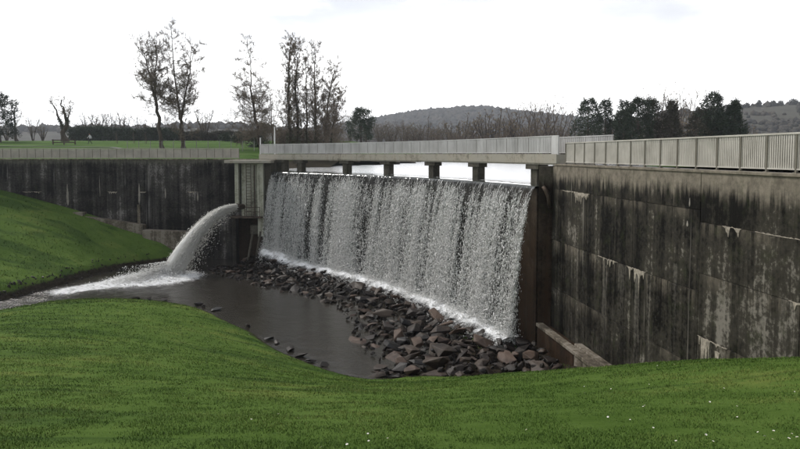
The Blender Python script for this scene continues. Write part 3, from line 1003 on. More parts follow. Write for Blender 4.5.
fr = lambda y, off: (wall_r(y, off), y)
rng = np.random.default_rng(3)
wr = thing('retaining_wall', 'tall dark algae-streaked concrete wall right of the waterfall', 'wall', (wall_r(20), 20, -9))
mb = MB()
mb.prism([fr(34.6, 0.05), fr(3, 0.05), fr(3, 1.3), fr(34.6, 1.3)], -12.5, -0.63)
mb.build('wall_core', M_WALL_R, wr)
panels(wr, fr, [([34.6, 30.2, 25.8, 21.3], [-0.6, -1.88, -4.62, -7.2, -9.7, -12.4]),
                ([21.3, 16.8, 12.3, 7.8, 3.0], [-0.6, -2.27, -3.98, -6.1, -8.2])], M_WALL_R, rng)
mb = MB()
mb.prism([fr(34.2, -0.05), fr(3, -0.05), fr(3, 0.45), fr(34.2, 0.45)], -0.62, -0.52)
mb.build('coping', M_WALL_R, wr, bevel=0.015)
for u0, u1, z, h, dn, sd0, dm in ((33.2, 31.6, -1.88, 0.05, 0, 2, .2), (31.8, 29.9, -1.88, 0.16, 9, 3, .42), (28.9, 27.0, -4.62, 0.10, 5, 6, .35), (26.2, 24.7, -4.62, 0.16, 6, 7, .5),
                                 (20.1, 19.2, -2.27, 0.17, 3, 8, .28), (18.6, 16.0, -2.27, 0.03, 0, 9, .1), (21.25, 20.5, -6.1, 0.35, 5, 10, .9),
                                 (20.55, 19.7, -6.1, 0.04, 1, 12, .2), (17.2, 15.5, -3.98, 0.10, 2, 13, .3), (20.3, 20.05, -6.35, 0.5, 2, 17, .6)):
    lime(wr, fr, u0, u1, z, h, dn, rng, sd0, dm)
for y, z0, z1, w, sd0 in ((21.9, -1.5, -1.8, .08, 8), (22.0, -2.3, -2.5, .09, 9)):
    lime_run(wr, fr, y, z0, z1, w, sd0)
# low ledge along the foot of the wall, with its own coping
yb, yf = 34.5, 23.6
mb = MB()
mb.prism([fr(yb, -.78), fr(29.6, -.78), fr(29.6, -0.02), fr(yb, -0.02)], -12.5, -9.38)
mb.build('foot_ledge', M_RUST, wr, bevel=0.02)
mb = MB()
mb.prism([fr(29.57, -.76), fr(yf, -.76), fr(yf, -0.02), fr(29.57, -0.02)], -12.5, -9.38)
mb.build('foot_ledge', M_LEDGE, wr, bevel=0.02)
mb = MB()
mb.prism([fr(yb, -.85), fr(yf, -.85), fr(yf, -0.45), fr(yb, -0.45)], -9.377, -9.20)
mb.build('ledge_coping', M_LEDGE, wr, bevel=0.02)
mb = MB()
mb.prism([fr(30.4, -0.42), fr(yf - 1.2, -0.42), fr(yf - 1.2, -0.03), fr(30.4, -0.03)], -9.6, -9.12)
mb.build('inner_kerb', M_LEDGE, wr, bevel=0.03)

# abutment at the right-hand end of the weir
ab = thing('weir_abutment', 'rust-brown concrete end block between the waterfall and the right wall', 'abutment', (8, 35.5, -9))
e0, e1 = crest(CREST_LEN - .02), crest(CREST_LEN + .1, 2.6)
mb = MB()
mb.prism([(7.50, 34.62), (8.22, 34.55), (9.25, 34.9), (9.9, 36.5), tuple(e1)], -12.5, -0.64)
mb.build('end_block', M_RUST, ab, bevel=0.03)
mb = MB()
mb.tube([(7.72, 34.50, -1.75), (7.85, 34.42, -1.95), (8.0, 34.38, -2.3), (8.06, 34.38, -2.9)], [.10, .12, .12, .10], 8)
mb.build('seal_tube', M_STEEL, ab, True)

# ================================================================== left-hand wall
fl = lambda x, off: (x, YL + off)
wlft = thing('retaining_wall', 'long dark rain-streaked concrete wall behind the left grass bank', 'wall', (-36, YL, -9))
mb = MB()
mb.prism([(-13.35, YL + .05), (-66, YL + .05), (-66, YL + 1.3), (-13.35, YL + 1.3)], -12.5, -0.63)
mb.build('wall_core', M_WALL_L, wlft)
rng = np.random.default_rng(5)
xb = [-13.35, -17.6, -21.6, -25.6, -29.7, -33.8, -38.0, -42.2, -46.4, -50.6]
panels(wlft, fl, [(xb, [-0.6, -1.9, -3.9, -5.5, -7.6, -9.6])], M_WALL_L, rng)
mb = MB()
mb.prism([(-13.4, YL - .06), (-66, YL - .06), (-66, YL + .5), (-13.4, YL + .5)], -0.62, -0.50)
mb.build('coping', M_LEDGE, wlft, bevel=0.015)
for x0, x1, z, h, dn, sd0, dm in ((-39, -37.0, -3.9, .10, 2, 6, .2), (-45.0, -43.6, -3.9, .08, 2, 9, .2), (-30.2, -29.2, -3.9, 0.22, 3, 7, .35), (-22.0, -20.9, -3.9, 0.12, 2, 5, .3), (-26.9, -26.2, -3.9, .12, 1, 15, .2)):
    lime(wlft, fl, x0, x1, z, h, dn, rng, sd0, dm)
for x, z0, z1, w, sd0 in ((-34.35, -3.1, -5.3, .26, 2), (-26.95, -3.0, -5.2, .22, 3), (-24.25, -3.5, -4.6, .16, 4), (-20.9, -3.9, -4.9, .16, 5), (-31.0, -2.2, -4.4, .07, 8)):
    lime_run(wlft, fl, x, z0, z1, w, sd0)
mb = MB()
mb.box((-26.95, YL - .14, -6.25), (.30, .22, 2.1))
mb.build('drain_pipe', M_LEDGE, wlft, bevel=0.03)
mb = MB()
mb.prism([(-33.4, YL - .9), (-32.4, YL - .9), (-32.4, YL - .02), (-33.4, YL - .02)], -12, -5.95)
mb.build('footing_block', M_LEDGE, wlft, bevel=0.03)
mb = MB()
mb.prism([(-32.37, YL - .8), (-26.3, YL - .8), (-26.3, YL - .02), (-32.37, YL - .02)], -12, [-6.35, -7.25, -7.25, -6.35])
mb.build('footing_block', M_LEDGE, wlft, bevel=0.03)
mb = MB()
mb.prism([(-26.27, YL - 1.1), (-21.4, YL - 1.1), (-21.4, YL - .02), (-26.27, YL - .02)], -12.4, [-7.75, -7.95, -7.95, -7.75])
mb.build('footing_block', M_LEDGE, wlft, bevel=0.03)

# ================================================================== paths along the crest
mb = MB()
mb.prism([fr(33.4, .40), fr(-10, .40), fr(-10, 3.4), fr(36.2, 3.4)], -0.9, -0.600)
mb.build('crest_path', M_PATH, kind='structure')
mb = MB()
mb.prism([(-12.9, YL + .4), (-66, YL + .4), (-66, YL + 3.4), (-12.9, YL + 3.4)], -0.9, -0.604)
mb.build('crest_path', M_PATH, kind='structure')

# ================================================================== railings
def railing(root, path, s0, s1, step, z0, h, m_bar, m_post, bar_w, bar_gap, post_w, solid_end=False, sheet=True, sheet_top=0.12, bar_off=0.0):
    """posts, rails and one infill per bay are parts; path(s) -> (xy, tangent, normal)"""
    n = max(1, int(round((s1 - s0) / step)))
    ss = np.linspace(s0, s1, n + 1)
    def P(s, off=0.0):
        (x, y), t, nn = path(s)
        return (x + nn[0] * off, y + nn[1] * off)
    def rz(s):
        _, t, _n = path(s)
        return math.atan2(t[1], t[0])
    post_me = None
    for s in ss:
        x, y = P(s)
        if post_me is None:
            pm = MB()
            pm.box((0, 0, h / 2), (post_w, post_w * .8, h))
            pm.box((0, 0, 0.012), (post_w * 1.9, post_w * 1.8, 0.024))
            post_me = pm.mesh('post', m_post)
        o = link('post', post_me, root)
        o.location = (x, y, z0)
        o.rotation_euler = (0, 0, rz(s))
    top, bot, bars = MB(), MB(), MB()
    for i in range(n):
        a, b = ss[i], ss[i + 1]
        top.prism([P(a, -.035), P(b, -.035), P(b, .035), P(a, .035)], z0 + h, z0 + h + .05)
        bot.prism([P(a, -.025), P(b, -.025), P(b, .025), P(a, .025)], z0 + .085, z0 + .125)
        k = max(2, int((b - a - post_w) / bar_gap))
        for q in range(k):
            s = a + (b - a) * (q + .5) / k
            x, y = P(s, bar_off)
            bars.box((x, y, z0 + .125 + (h - .125) / 2), (bar_w, .012, h - .125), rz(s))
        if sheet:
            pm = MB()
            e = post_w * .62
            p0, p1 = P(a + e, .030), P(b - e, .030)
            q0, q1 = P(a + e, .038), P(b - e, .038)
            pm.prism([p0, p1, q1, q0], z0 + .127, z0 + h - sheet_top)
            pm.build('infill_panel', m_bar, root)
    top.build('top_rail', m_bar, root)
    bot.build('bottom_rail', m_bar, root)
    bars.build('balusters', m_bar, root, kind='stuff')

def path_wr(s):   # s counts from y = 33.2 towards the camera
    y = 33.2 - s * 0.99123
    t = (0.1322, -0.99123)
    return (wall_r(y, 0.16), y), t, (0.99123, 0.1322)
rr_ = thing('wall_railing', 'cream barred railing along the top of the right wall', 'railing', (wall_r(20), 20, -0.52))
railing(rr_, path_wr, 0, 1.145 * 22, 1.145, -0.52, 1.06, M_RAIL_R, M_POST_R, .055, .082, .07)
def path_wl(s):
    return (-13.2 - s, YL + .12), (-1, 0), (0, 1)
rl_ = thing('wall_railing', 'pale beige barred railing along the top of the left wall', 'railing', (-36, YL, -0.5))
railing(rl_, path_wl, 3.4, 3.4 + .84 * 44, .84, -0.50, 1.04, M_RAIL_L, M_POST_R, .055, .085, .05)

# ================================================================== footbridge over the weir
br = thing('footbridge', 'low concrete footbridge on T-shaped piers across the weir', 'bridge', (2.0, 47, -0.6))
S0, S1 = -2.6, CREST_LEN + 1.0
sb = np.linspace(S0, S1, 40)
mb = MB()
a, b = crest(sb, .60), crest(sb, 3.0)
mb.prism([tuple(p) for p in a] + [tuple(p) for p in b[::-1]], -0.585, -0.03)
mb.build('deck', M_DECK, br)
mb = MB()
a, b = crest(sb, .55), crest(sb, .597)
mb.prism([tuple(p) for p in a] + [tuple(p) for p in b[::-1]], -0.50, -0.001)
mb.build('fascia_beam', M_DECK, br)
def path_b(off):
    def f(s):
        p = crest(np.array(s), off)
        up, tg = crest_up(np.array(s))
        return (float(p[0]), float(p[1])), (float(tg[0]), float(tg[1])), (float(up[0]), float(up[1]))
    return f
railing(br, path_b(.72), S0 + .1, S1 - .75, 1.21, -0.03, .98, M_RAIL_B, M_POST_B, .075, .105, .05)
railing(br, path_b(2.9), S0 + .1, S1 + 1.6, 1.21, -0.03, .98, M_RAIL_B, M_POST_B, .075, .105, .05, sheet=False)
p0, p1, q1, q0 = crest(np.array(S1 - .70), .68), crest(np.array(S1 - .05), .68), crest(np.array(S1 - .05), .74), crest(np.array(S1 - .70), .74)
mb = MB()
mb.prism([tuple(p) for p in (p0, p1, q1, q0)], -0.027, 1.0)
mb.build('end_plate', M_RAIL_B, br)
for i, s in enumerate((0.42, 3.11, 9.70, 15.5, 21.6, 27.2, 33.9)):
    w = 0.34 if i else 0.55
    mb = MB()
    p = [crest(np.array(s - w), .78), crest(np.array(s + w), .78), crest(np.array(s + w), 1.35), crest(np.array(s - w), 1.35)]
    mb.prism([tuple(x) for x in p], -3.2, -0.87)
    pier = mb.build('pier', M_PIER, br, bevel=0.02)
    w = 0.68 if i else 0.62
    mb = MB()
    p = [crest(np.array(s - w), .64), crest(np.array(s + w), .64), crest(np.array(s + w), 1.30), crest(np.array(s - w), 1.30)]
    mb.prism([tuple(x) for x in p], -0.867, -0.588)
    mb.build('pier_cap', M_PIER, pier, bevel=0.02)

# ================================================================== weir body
we = thing('weir', 'curved concrete weir wall behind the falling water', 'weir', (2, 47, -11))
sw = np.linspace(-.35, CREST_LEN - 1.9, 34)
mb = MB()
mb.prism([tuple(p) for p in crest(sw, 0.0)] + [tuple(p) for p in crest(sw, 1.5)[::-1]], -12.6, -1.88)
mb.build('weir_face', M_WEIR, we)
sw = np.linspace(CREST_LEN - 1.89, CREST_LEN, 4)
mb = MB()
mb.prism([tuple(p) for p in crest(sw, 0.0)] + [tuple(p) for p in crest(sw, 1.5)[::-1]], -12.6, -1.88)
mb.build('weir_face', M_RUST, we)['label'] = 'rust-stained end of the weir'
mb = MB()
mb.prism([(-13.35, 63.1), (-12.75, 63.3), (-11.6, 65.0), (-11.6, 67.0), (-13.35, 67.0)], -12.5, -0.66)
mb.build('side_wall', M_PIER, we, bevel=0.03)

# ================================================================== valve tower at the left end of the weir
tw = thing('valve_tower', 'pale concrete valve tower with ladder left of the waterfall', 'tower', (-14.8, 63, -10.9))
def part(name, mat, poly, z0, z1, bev=0.02, par=None):
    mb = MB()
    mb.prism(poly, z0, z1)
    return mb.build(name, mat, par or tw, bevel=bev)
rect = lambda x0, x1, y0, y1: [(x0, y0), (x1, y0), (x1, y1), (x0, y1)]
part('cap_slab', M_DECK, rect(-17.0, -12.5, 61.9, 66.0), -0.88, -0.595)
part('front_wall', M_TOWER, rect(-15.62, -13.98, 62.95, 65.95), -6.1, -0.883)
part('edge_pilaster', M_TOWER, rect(-16.16, -15.80, 62.5, 65.95), -5.0, -0.883)
part('edge_pilaster', M_TOWER, rect(-13.95, -13.37, 62.5, 65.95), -8.1, -0.883)
part('recess_wall', M_WEIR, rect(-15.79, -15.63, 63.6, 65.9), -6.1, -0.883)
part('lower_chamber', M_RUST, rect(-16.1, -13.40, 63.6, 65.93), -12.4, -6.25)
part('chamber_pier', M_WEIR, rect(-16.5, -16.12, 62.6, 65.93), -12.4, -6.25)
part('platform', M_STEEL, rect(-16.6, -13.45, 61.75, 63.5), -6.24, -6.10)
for x in (-15.05, -14.25, -13.6):
    mb = MB()
    mb.tube([(x, 61.82, -6.1), (x, 61.82, -5.15)], .035, 6)
    mb.build('handrail_post', M_STEEL, tw)
mb = MB()
mb.tube([(-15.05, 61.82, -5.15), (-13.6, 61.82, -5.15)], .035, 6)
mb.tube([(-15.05, 61.82, -5.6), (-13.6, 61.82, -5.6)], .03, 6)
mb.build('handrail', M_STEEL, tw)
lad = thing_part = None
mb = MB()
for x in (-15.08, -14.62):
    mb.tube([(x, 62.72, -6.1), (x, 62.72, -1.0)], .035, 5)
for k in range(17):
    mb.tube([(-15.08, 62.72, -5.9 + .29 * k), (-14.62, 62.72, -5.9 + .29 * k)], .022, 5)
mb.build('ladder', M_STEEL, tw)
mb = MB()
mb.tube([(-14.3, 62.80, -6.1), (-14.3, 62.80, -1.1)], .06, 7)
mb.build('riser_pipe', M_STEEL, tw)
part('gauge_box', M_PIER, rect(-14.75, -13.99, 62.7, 63.5), -7.9, -7.0)
for x in (-14.9, -14.15):
    mb = MB()
    mb.tube([(x + .45, 62.55, -7.6), (x, 61.6, -11.1)], .12, 6)
    mb.build('raking_prop', M_PIER, tw)
mb = MB()
mb.tube([(-15.2, 63.7, -5.20), (-15.9, 62.1, -5.14)], [.26, .26], 14, cap=False)
mb.tube([(-15.84, 62.2, -5.145), (-15.9, 62.08, -5.14)], [.34, .34], 14)
mb.build('outlet_pipe', M_STEEL, tw)

# ================================================================== the waterfall
V0 = 1.10
def fall(s, tau, dz=0.0):
    p = crest(s, 0.0)
    up, tg = crest_up(s)
    q = p - up * (V0 * tau)[..., None]
    return np.concatenate([q, (-1.745 - 4.905 * tau ** 2 + dz)[..., None]], -1), up, tg
feat = [(11.75, 1.0, .7), (19.25, .9, .6), (22.0, .6, .4), (31.45, .6, .4), (2.2, .6, .25), (26.0, .7, .3),
        (6.8, .45, -.35), (15.0, .4, -.36), (24.0, .3, -.36), (30.0, .3, -.34), (24.9, .2, -.3), (8.6, .3, -.35), (17.2, .3, -.25), (33.4, .25, -.2), (28.3, .3, -.3)]
def dens(s):
    s = np.asarray(s, float)
    d = 0.58 + 0.55 * (vnoise(s * .8, s * 0 + 1, 1, 4) - .5) + 0.55 * (vnoise(s * 3.0, s * 0 + 2, 2, 3) - .5)
    for c, w, a in feat:
        d = d + a * np.exp(-((s - c) / w) ** 2)
    return np.clip(d, 0.04, 1.1)
TAU_END = 1.345
wf = thing('waterfall', 'wide white curtain of water falling over the curved weir', 'waterfall', (-1, 48, -10.5))
NS, NT = 520, 70
s_ = np.linspace(0.02, CREST_LEN - .03, NS)
pre = [(1.1, -1.692), (.75, -1.70), (.4, -1.712), (.15, -1.728)]
rows, tcoord = [], []
for off, z in pre:
    p = crest(s_, off)
    rows.append(np.c_[p, np.full(NS, z) - 0.012 * vnoise(s_ * 3, s_ * 0, 8)])
    tcoord.append(-off)
taus = np.linspace(0, TAU_END, NT) ** 0.85 * TAU_END ** 0.15
dd = dens(s_)
for tau in taus:
    P, up, tg = fall(s_, np.full(NS, tau))
    # vertical folds in the sheet
    amp = 0.02 + 0.10 * tau
    P[:, :2] -= up * (amp * (vnoise(s_ * 4.5, np.full(NS, tau * 1.2), 5, 3) - .5) * 2)[:, None]
    rows.append(P)
    tcoord.append(4.905 * tau ** 2)
V = np.concatenate(rows)
nr = len(rows)
idx = np.arange(nr * NS).reshape(nr, NS)
F = np.stack([idx[:-1, :-1], idx[:-1, 1:], idx[1:, 1:], idx[1:, :-1]], -1).reshape(-1, 4)
me = np_mesh('water_curtain', V, F, M_CURTAIN, True)
set_attr(me, 'density', np.tile(dd, nr))
uvl = me.uv_layers.new(name='UVMap')
UV = np.stack([np.tile(s_, nr), np.repeat(np.array(tcoord), NS)], -1)
uvl.data.foreach_set('uv', UV[F.ravel()].astype(np.float32).ravel())
link('water_curtain', me, wf)

rng = np.random.default_rng(21)
def streaks(s, h):
    return np.clip(dens(s) + .75 * (vnoise(s * 2.2, h * .22, 14, 3) - .5) + .5 * (vnoise(s * 6.0, h * .5, 15, 2) - .5), .03, 1.3)
N = 420000
s = rng.uniform(0.05, CREST_LEN - .05, N)
h = 0.3 + 8.7 * rng.uniform(0, 1, N) ** 0.85
keep = (rng.uniform(0, 1.35, N) < streaks(s, h) ** 1.35) & (rng.uniform(0, 1, N) < sstep(h, 0.2, 1.5))
s, h = s[keep][:195000], h[keep][:195000]
N = len(s)
tau = np.sqrt(h / 4.905)
s = np.clip(s + rng.normal(0, 1, N) * (.01 + .010 * h), .02, CREST_LEN - .02)
P, up, tg = fall(s, tau)
P[:, :2] -= up * (rng.normal(.03, 1, N) * (.02 + .020 * h))[:, None]
vel = np.concatenate([-up * V0, -(9.81 * tau)[:, None]], -1)
vel += rng.normal(0, .35, vel.shape)
vel /= np.linalg.norm(vel, axis=1, keepdims=True)
w = rng.gamma(1.8, .0050, N) + .005
l = w * rng.uniform(1.4, 4.5, N) + .015
V, F = spindles(P, vel, w, l, rng, True)
link('falling_drops', np_mesh('falling_drops', V, F, M_DROP), wf, kind='stuff')

# long threads of water
N = 40000
s = rng.uniform(.05, CREST_LEN - .05, N)
h = rng.uniform(.0, 1, N) * 8.3 + .25
keep = rng.uniform(0, 1.2, N) < streaks(s, h) ** 2.2
s, h = s[keep], h[keep]
N = len(s)
tau = np.sqrt(h / 4.905)
P, up, tg = fall(s, tau)
P[:, :2] -= up * (rng.normal(.02, .02, N))[:, None]
vel = np.concatenate([-up * V0, -(9.81 * tau)[:, None]], -1)
vel /= np.linalg.norm(vel, axis=1, keepdims=True)
w = rng.gamma(2.0, .0025, N) + .003
l = rng.uniform(.10, .42, N) * np.clip(h * 1.2, .3, 1)
V, F = spindles(P, vel, w, l, rng)
link('water_threads', np_mesh('water_threads', V, F, M_DROP), wf, kind='stuff')

# spray and foam where it strikes the stones
N = 75000
s = rng.uniform(-.1, CREST_LEN - .1, N)
off = -1.45 + rng.normal(0, .38, N) - np.abs(rng.normal(0, .35, N))
p = crest(s, off)
bed = ground(p[:, 0], p[:, 1])
rough = vnoise(s * 1.1, off * 1.4, 6, 3)
z = np.maximum(bed, Z_RIVER) + .30 + rng.exponential(.20, N) * (0.6 + 1.2 * rough) * np.exp(-((off + 1.45) / .8) ** 2) + .12 * rng.normal(0, 1, N)
ok = rough + .25 * np.exp(-((off + 1.4) / .4) ** 2) > rng.uniform(.38, .62, N)
P = np.c_[p, z][ok]
N = len(P)
D = rng.normal(0, 1, (N, 3)) * np.array([1, 1, .5])
D /= np.linalg.norm(D, axis=1, keepdims=True)
w = rng.gamma(2.0, .0085, N) + .005
V, F = spindles(P, D, w, w * rng.uniform(1, 2.2, N), rng, True)
link('splash_foam', np_mesh('splash_foam', V, F, M_DROP), wf, kind='stuff')

# sheets of foam running off between the stones
fs_ = np.linspace(-.4, CREST_LEN - .1, 420)
fo_ = np.linspace(-.5, -3.4, 30)
S2, O2 = np.meshgrid(fs_, fo_)
p = crest(S2.ravel(), O2.ravel())
gz_ = np.maximum(ground(p[:, 0], p[:, 1]), Z_RIVER)
k_ = np.exp(-((O2.ravel() + 1.55) / 1.0) ** 2)
zf = gz_ + .40 + .34 * k_ + .30 * (vnoise(p[:, 0] * 1.3, p[:, 1] * 1.3, 7, 4) - .45) - .45 * sstep(-O2.ravel(), 2.2, 3.4)
idx = np.arange(len(zf)).reshape(S2.shape)
F = np.stack([idx[:-1, :-1], idx[:-1, 1:], idx[1:, 1:], idx[1:, :-1]], -1).reshape(-1, 4)
fme = np_mesh('foam_sheet', np.c_[p, zf], F, M_FOAM, True)
set_attr(fme, 'foam', (k_ * 1.15 - .25 * sstep(-O2.ravel(), 2.4, 3.3)) * sstep(S2.ravel(), -.4, .8))
link('foam_sheet', fme, wf, kind='stuff')

# ================================================================== jet from the outlet pipe
jt = thing('water_jet', 'arching white jet of water shooting left from the valve tower', 'water jet', (-20.9, 56.3, -10.9))
J0 = np.array([-15.92, 62.05, -5.14])
JV = np.array([-4.50, -5.25, 0.22])
def jet(tau):
    tau = np.asarray(tau, float)
    return J0 + JV * tau[..., None] + np.stack([tau * 0, tau * 0, -4.905 * tau ** 2], -1)
tj = np.linspace(0, 1.08, 60)
jl = np.array([JV[1], -JV[0], 0]) / math.hypot(JV[0], JV[1])
K = 28
rows = []
for i, tau in enumerate(tj):
    c = jet(tau)
    v = JV + np.array([0, 0, -9.81 * tau])
    v /= np.linalg.norm(v)
    nrm = np.cross(jl, v)
    if nrm[2] < 0: nrm = -nrm
    r0 = .24 + .33 * tau
    ang = np.linspace(0, 2 * np.pi, K, endpoint=False)
    nz = 1 + (0.15 + .75 * tau) * (vnoise(np.cos(ang) * 2.5 + 10, np.sin(ang) * 2.5 + tau * 5, 3, 4) - .5)
    rr2 = r0 * nz
    low = np.where(np.sin(ang) < 0, 1 + 1.7 * tau, 0.72)
    rows.append(c + (jl[None] * np.cos(ang)[:, None] * .8 + nrm[None] * (np.sin(ang) * low)[:, None]) * rr2[:, None])
V = np.concatenate(rows)
idx = np.arange(len(tj) * K).reshape(-1, K)
F = np.stack([idx[:-1], np.roll(idx[:-1], -1, 1), np.roll(idx[1:], -1, 1), idx[1:]], -1).reshape(-1, 4)
def m_jetcore():
    n = NB('jet_core_water')
    p = n.position()
    f = n.noise(n.mapping(p, (3, 3, 2.2)), 1.0, 7, 0.72, 0.6)
    n.set(Base_Color=n.ramp(f, [(0.3, (0.78, 0.77, 0.72)), (0.6, (0.95, 0.94, 0.90))]), Roughness=0.45)
    n.bump(f, 0.9, 0.12)
    tl = n.node('ShaderNodeBsdfTranslucent')
    tl.inputs['Color'].default_value = (0.96, 0.95, 0.91, 1)
    mx = n.node('ShaderNodeMixShader')
    mx.inputs[0].default_value = 0.4
    n.nt.links.new(n.b.outputs[0], mx.inputs[1])
    n.nt.links.new(tl.outputs[0], mx.inputs[2])
    n.nt.links.new(mx.outputs[0], n.out.inputs['Surface'])
    return n.m
link('jet_core', np_mesh('jet_core', V, F, m_jetcore(), True), jt)
N = 75000
tau = 1.10 * rng.uniform(0.0, 1, N) ** 0.8
c = jet(tau)
stream = rng.uniform(0, 1, N)
drop = np.where(stream < .5, np.abs(rng.normal(0, .20 + .38 * tau)), rng.exponential(.10 + .85 * tau ** 1.3))
up_ = rng.normal(0, .05 + .07 * tau)
lat = rng.normal(0, .10 + .26 * tau)
P = c + jl[None] * lat[:, None]
P[:, 2] += .20 + .12 * tau + up_ - drop
P[:, :2] -= JV[None, :2] * (0.03 * drop)[:, None]
ok = P[:, 2] > Z_RIVER - .05
P, tau = P[ok], tau[ok]
N = len(P)
D = JV[None] * .8 + np.c_[np.zeros((N, 2)), -9.81 * tau] + rng.normal(0, 1.5, (N, 3))
D /= np.linalg.norm(D, axis=1, keepdims=True)
w = rng.gamma(2.0, .0058, N) + .005
V, F = spindles(P, D, w, w * rng.uniform(1.2, 4.2, N), rng, True)
link('jet_spray', np_mesh('jet_spray', V, F, M_JETW), jt, kind='stuff')
N = 30000
r_ = np.abs(rng.normal(0, 1.15, N))
a_ = rng.uniform(0, 2 * np.pi, N)
tr_ = np.array([-20.7, 56.5]) + np.clip(rng.exponential(.25, N), 0, 1)[:, None] * np.array([-2.6, -2.6])
P = np.c_[tr_[:, 0] + r_ * np.cos(a_), tr_[:, 1] + .9 * r_ * np.sin(a_), Z_RIVER + .05 + np.minimum(rng.exponential(.13, N), .45) * (0.5 + 2.4 * np.exp(-r_ ** 2))]
D = rng.normal(0, 1, (N, 3)) * np.array([1, 1, .6])
D /= np.linalg.norm(D, axis=1, keepdims=True)
w = rng.gamma(2.0, .009, N) + .005
V, F = spindles(P, D, w, w * rng.uniform(1, 2.4, N), rng, True)
link('landing_foam', np_mesh('landing_foam', V, F, M_DROP), jt, kind='stuff')
# ================================================================== stones
def rock_mesh(name, mat, seed, flat=0.62, bev=True):
    rg = np.random.default_rng(seed)
    bm = bmesh.new()
    n = rg.integers(11, 17)
    pts = rg.normal(size=(n, 3))
    pts /= np.linalg.norm(pts, axis=1, keepdims=True)
    pts *= rg.uniform(.78, 1.12, (n, 1))
    pts *= np.array([1.0, rg.uniform(.6, .85), flat * rg.uniform(.75, 1.15)])
    for p in pts:
        bm.verts.new(p)
    res = bmesh.ops.convex_hull(bm, input=list(bm.verts))
    for v in [v for v in bm.verts if not v.link_faces]:
        bm.verts.remove(v)
    if bev:
        bmesh.ops.bevel(bm, geom=list(bm.edges), offset=.028, segments=1, affect='EDGES', profile=.6)
    me = bpy.data.meshes.new(name)
    bm.to_mesh(me)
    bm.free()
    me.materials.append(mat)
    return me
ROCKS = [[rock_mesh('boulder', m, 100 + 20 * j + i, f) for i in range(9)] for j, (m, f) in enumerate(((M_ROCK, .50), (M_ROCK_R, .42), (M_ROCK_W, .5)))]

rg = np.random.default_rng(31)
placed = []
for size0, size1, tries in ((0.60, 0.88, 900), (0.40, 0.62, 3500), (0.24, 0.40, 7000)):
    X = rg.uniform(-19, 8, tries); Y = rg.uniform(27.5, 62, tries)
    ins_ = inside(X, Y, apron)
    for x, y in zip(X[ins_], Y[ins_]):
        r = rg.uniform(size0, size1)
        # smaller stones up at the far end
        r *= 0.80 + 0.25 * float(sstep(np.array(-y), -52, -36))
        if all((x - a) ** 2 + (y - b) ** 2 > (.62 * (r + c)) ** 2 for a, b, c in placed):
            placed.append((x, y, r))
placed = np.array(placed)
dfr = seg_dist(placed[:, 0], placed[:, 1], front)
dbk = seg_dist(placed[:, 0], placed[:, 1], back)
gz = np.maximum(ground(placed[:, 0], placed[:, 1]), -11.25)
pz = gz + .10 + .42 * sstep(dfr, 0, 2.2) * (0.5 + .5 * sstep(dbk, .3, 2.0)) + rg.normal(0, .10, len(placed))
order = np.argsort(-(placed[:, 2] / placed[:, 1]))
rub = MB()
rest_V, rest_F, nv = [], [], 0
for k, i in enumerate(order):
    x, y, r = placed[i]
    wet = dbk[i] < 1.5 or rg.uniform() < .22
    kind = 2 if wet else (1 if rg.uniform() < .33 else 0)
    me = ROCKS[kind][rg.integers(9)]
    eul = (rg.normal(0, .24), rg.normal(0, .24), rg.uniform(0, 6.28))
    sc = (r * rg.uniform(.95, 1.35), r * rg.uniform(.85, 1.1), r * rg.uniform(.62, .95))
    if k < 290:
        o = bpy.data.objects.new('boulder', me)
        COL.objects.link(o)
        o.location = (x, y, pz[i])
        o.rotation_euler = eul
        o.scale = sc
        depth = 'at the edge of the pool' if dfr[i] < 1.3 and y > 30.5 else ('against the grass edge' if dfr[i] < 1.3 else ('in the foam' if dbk[i] < 1.6 else 'amid the stones'))
        along = 'near the right wall' if x > 3.6 else ('right of the middle' if y < 36.5 else ('below the middle' if y < 43 else ('left of the middle' if y < 50 else 'near the valve tower')))
        zone = f'{depth} {along}'
        col_ = ('dark brown', 'reddish brown', 'wet black')[kind]
        size_ = 'large' if r > .62 else ('medium' if r > .44 else 'small')
        tilt_ = 'tilted' if abs(eul[0]) + abs(eul[1]) > .42 else 'flat-lying'
        col_ = f'{size_} {tilt_} {col_}'
        tag(o, f'{col_} boulder {zone}', 'boulder', 'boulders of the stone apron')
    else:
        M = Matrix.Translation((x, y, pz[i])) @ Euler(eul).to_matrix().to_4x4() @ Matrix.Diagonal((*sc, 1))
        rub.add([M @ v.co for v in me.vertices], [tuple(p.vertices) for p in me.polygons])
# smaller broken stone filling the gaps
LOW = [rock_mesh('chip', M_ROCK, 500 + i, .6, False) for i in range(6)]
for _ in range(3600):
    x, y = rg.uniform(-19, 8), rg.uniform(27.5, 62)
    if not bool(inside(np.array(x), np.array(y), apron)):
        continue
    r = rg.uniform(.09, .24)
    me = LOW[rg.integers(6)]
    M = Matrix.Translation((x, y, max(float(ground(np.array(x), np.array(y))), -11.2) + .18 + rg.uniform(0, .25))) @ Euler((rg.uniform(0, 6), rg.uniform(0, 6), 0)).to_matrix().to_4x4() @ Matrix.Diagonal((r, r, r, 1))
    rub.add([M @ v.co for v in me.vertices], [tuple(p.vertices) for p in me.polygons])
rub.build('rubble', M_ROCK, kind='stuff')

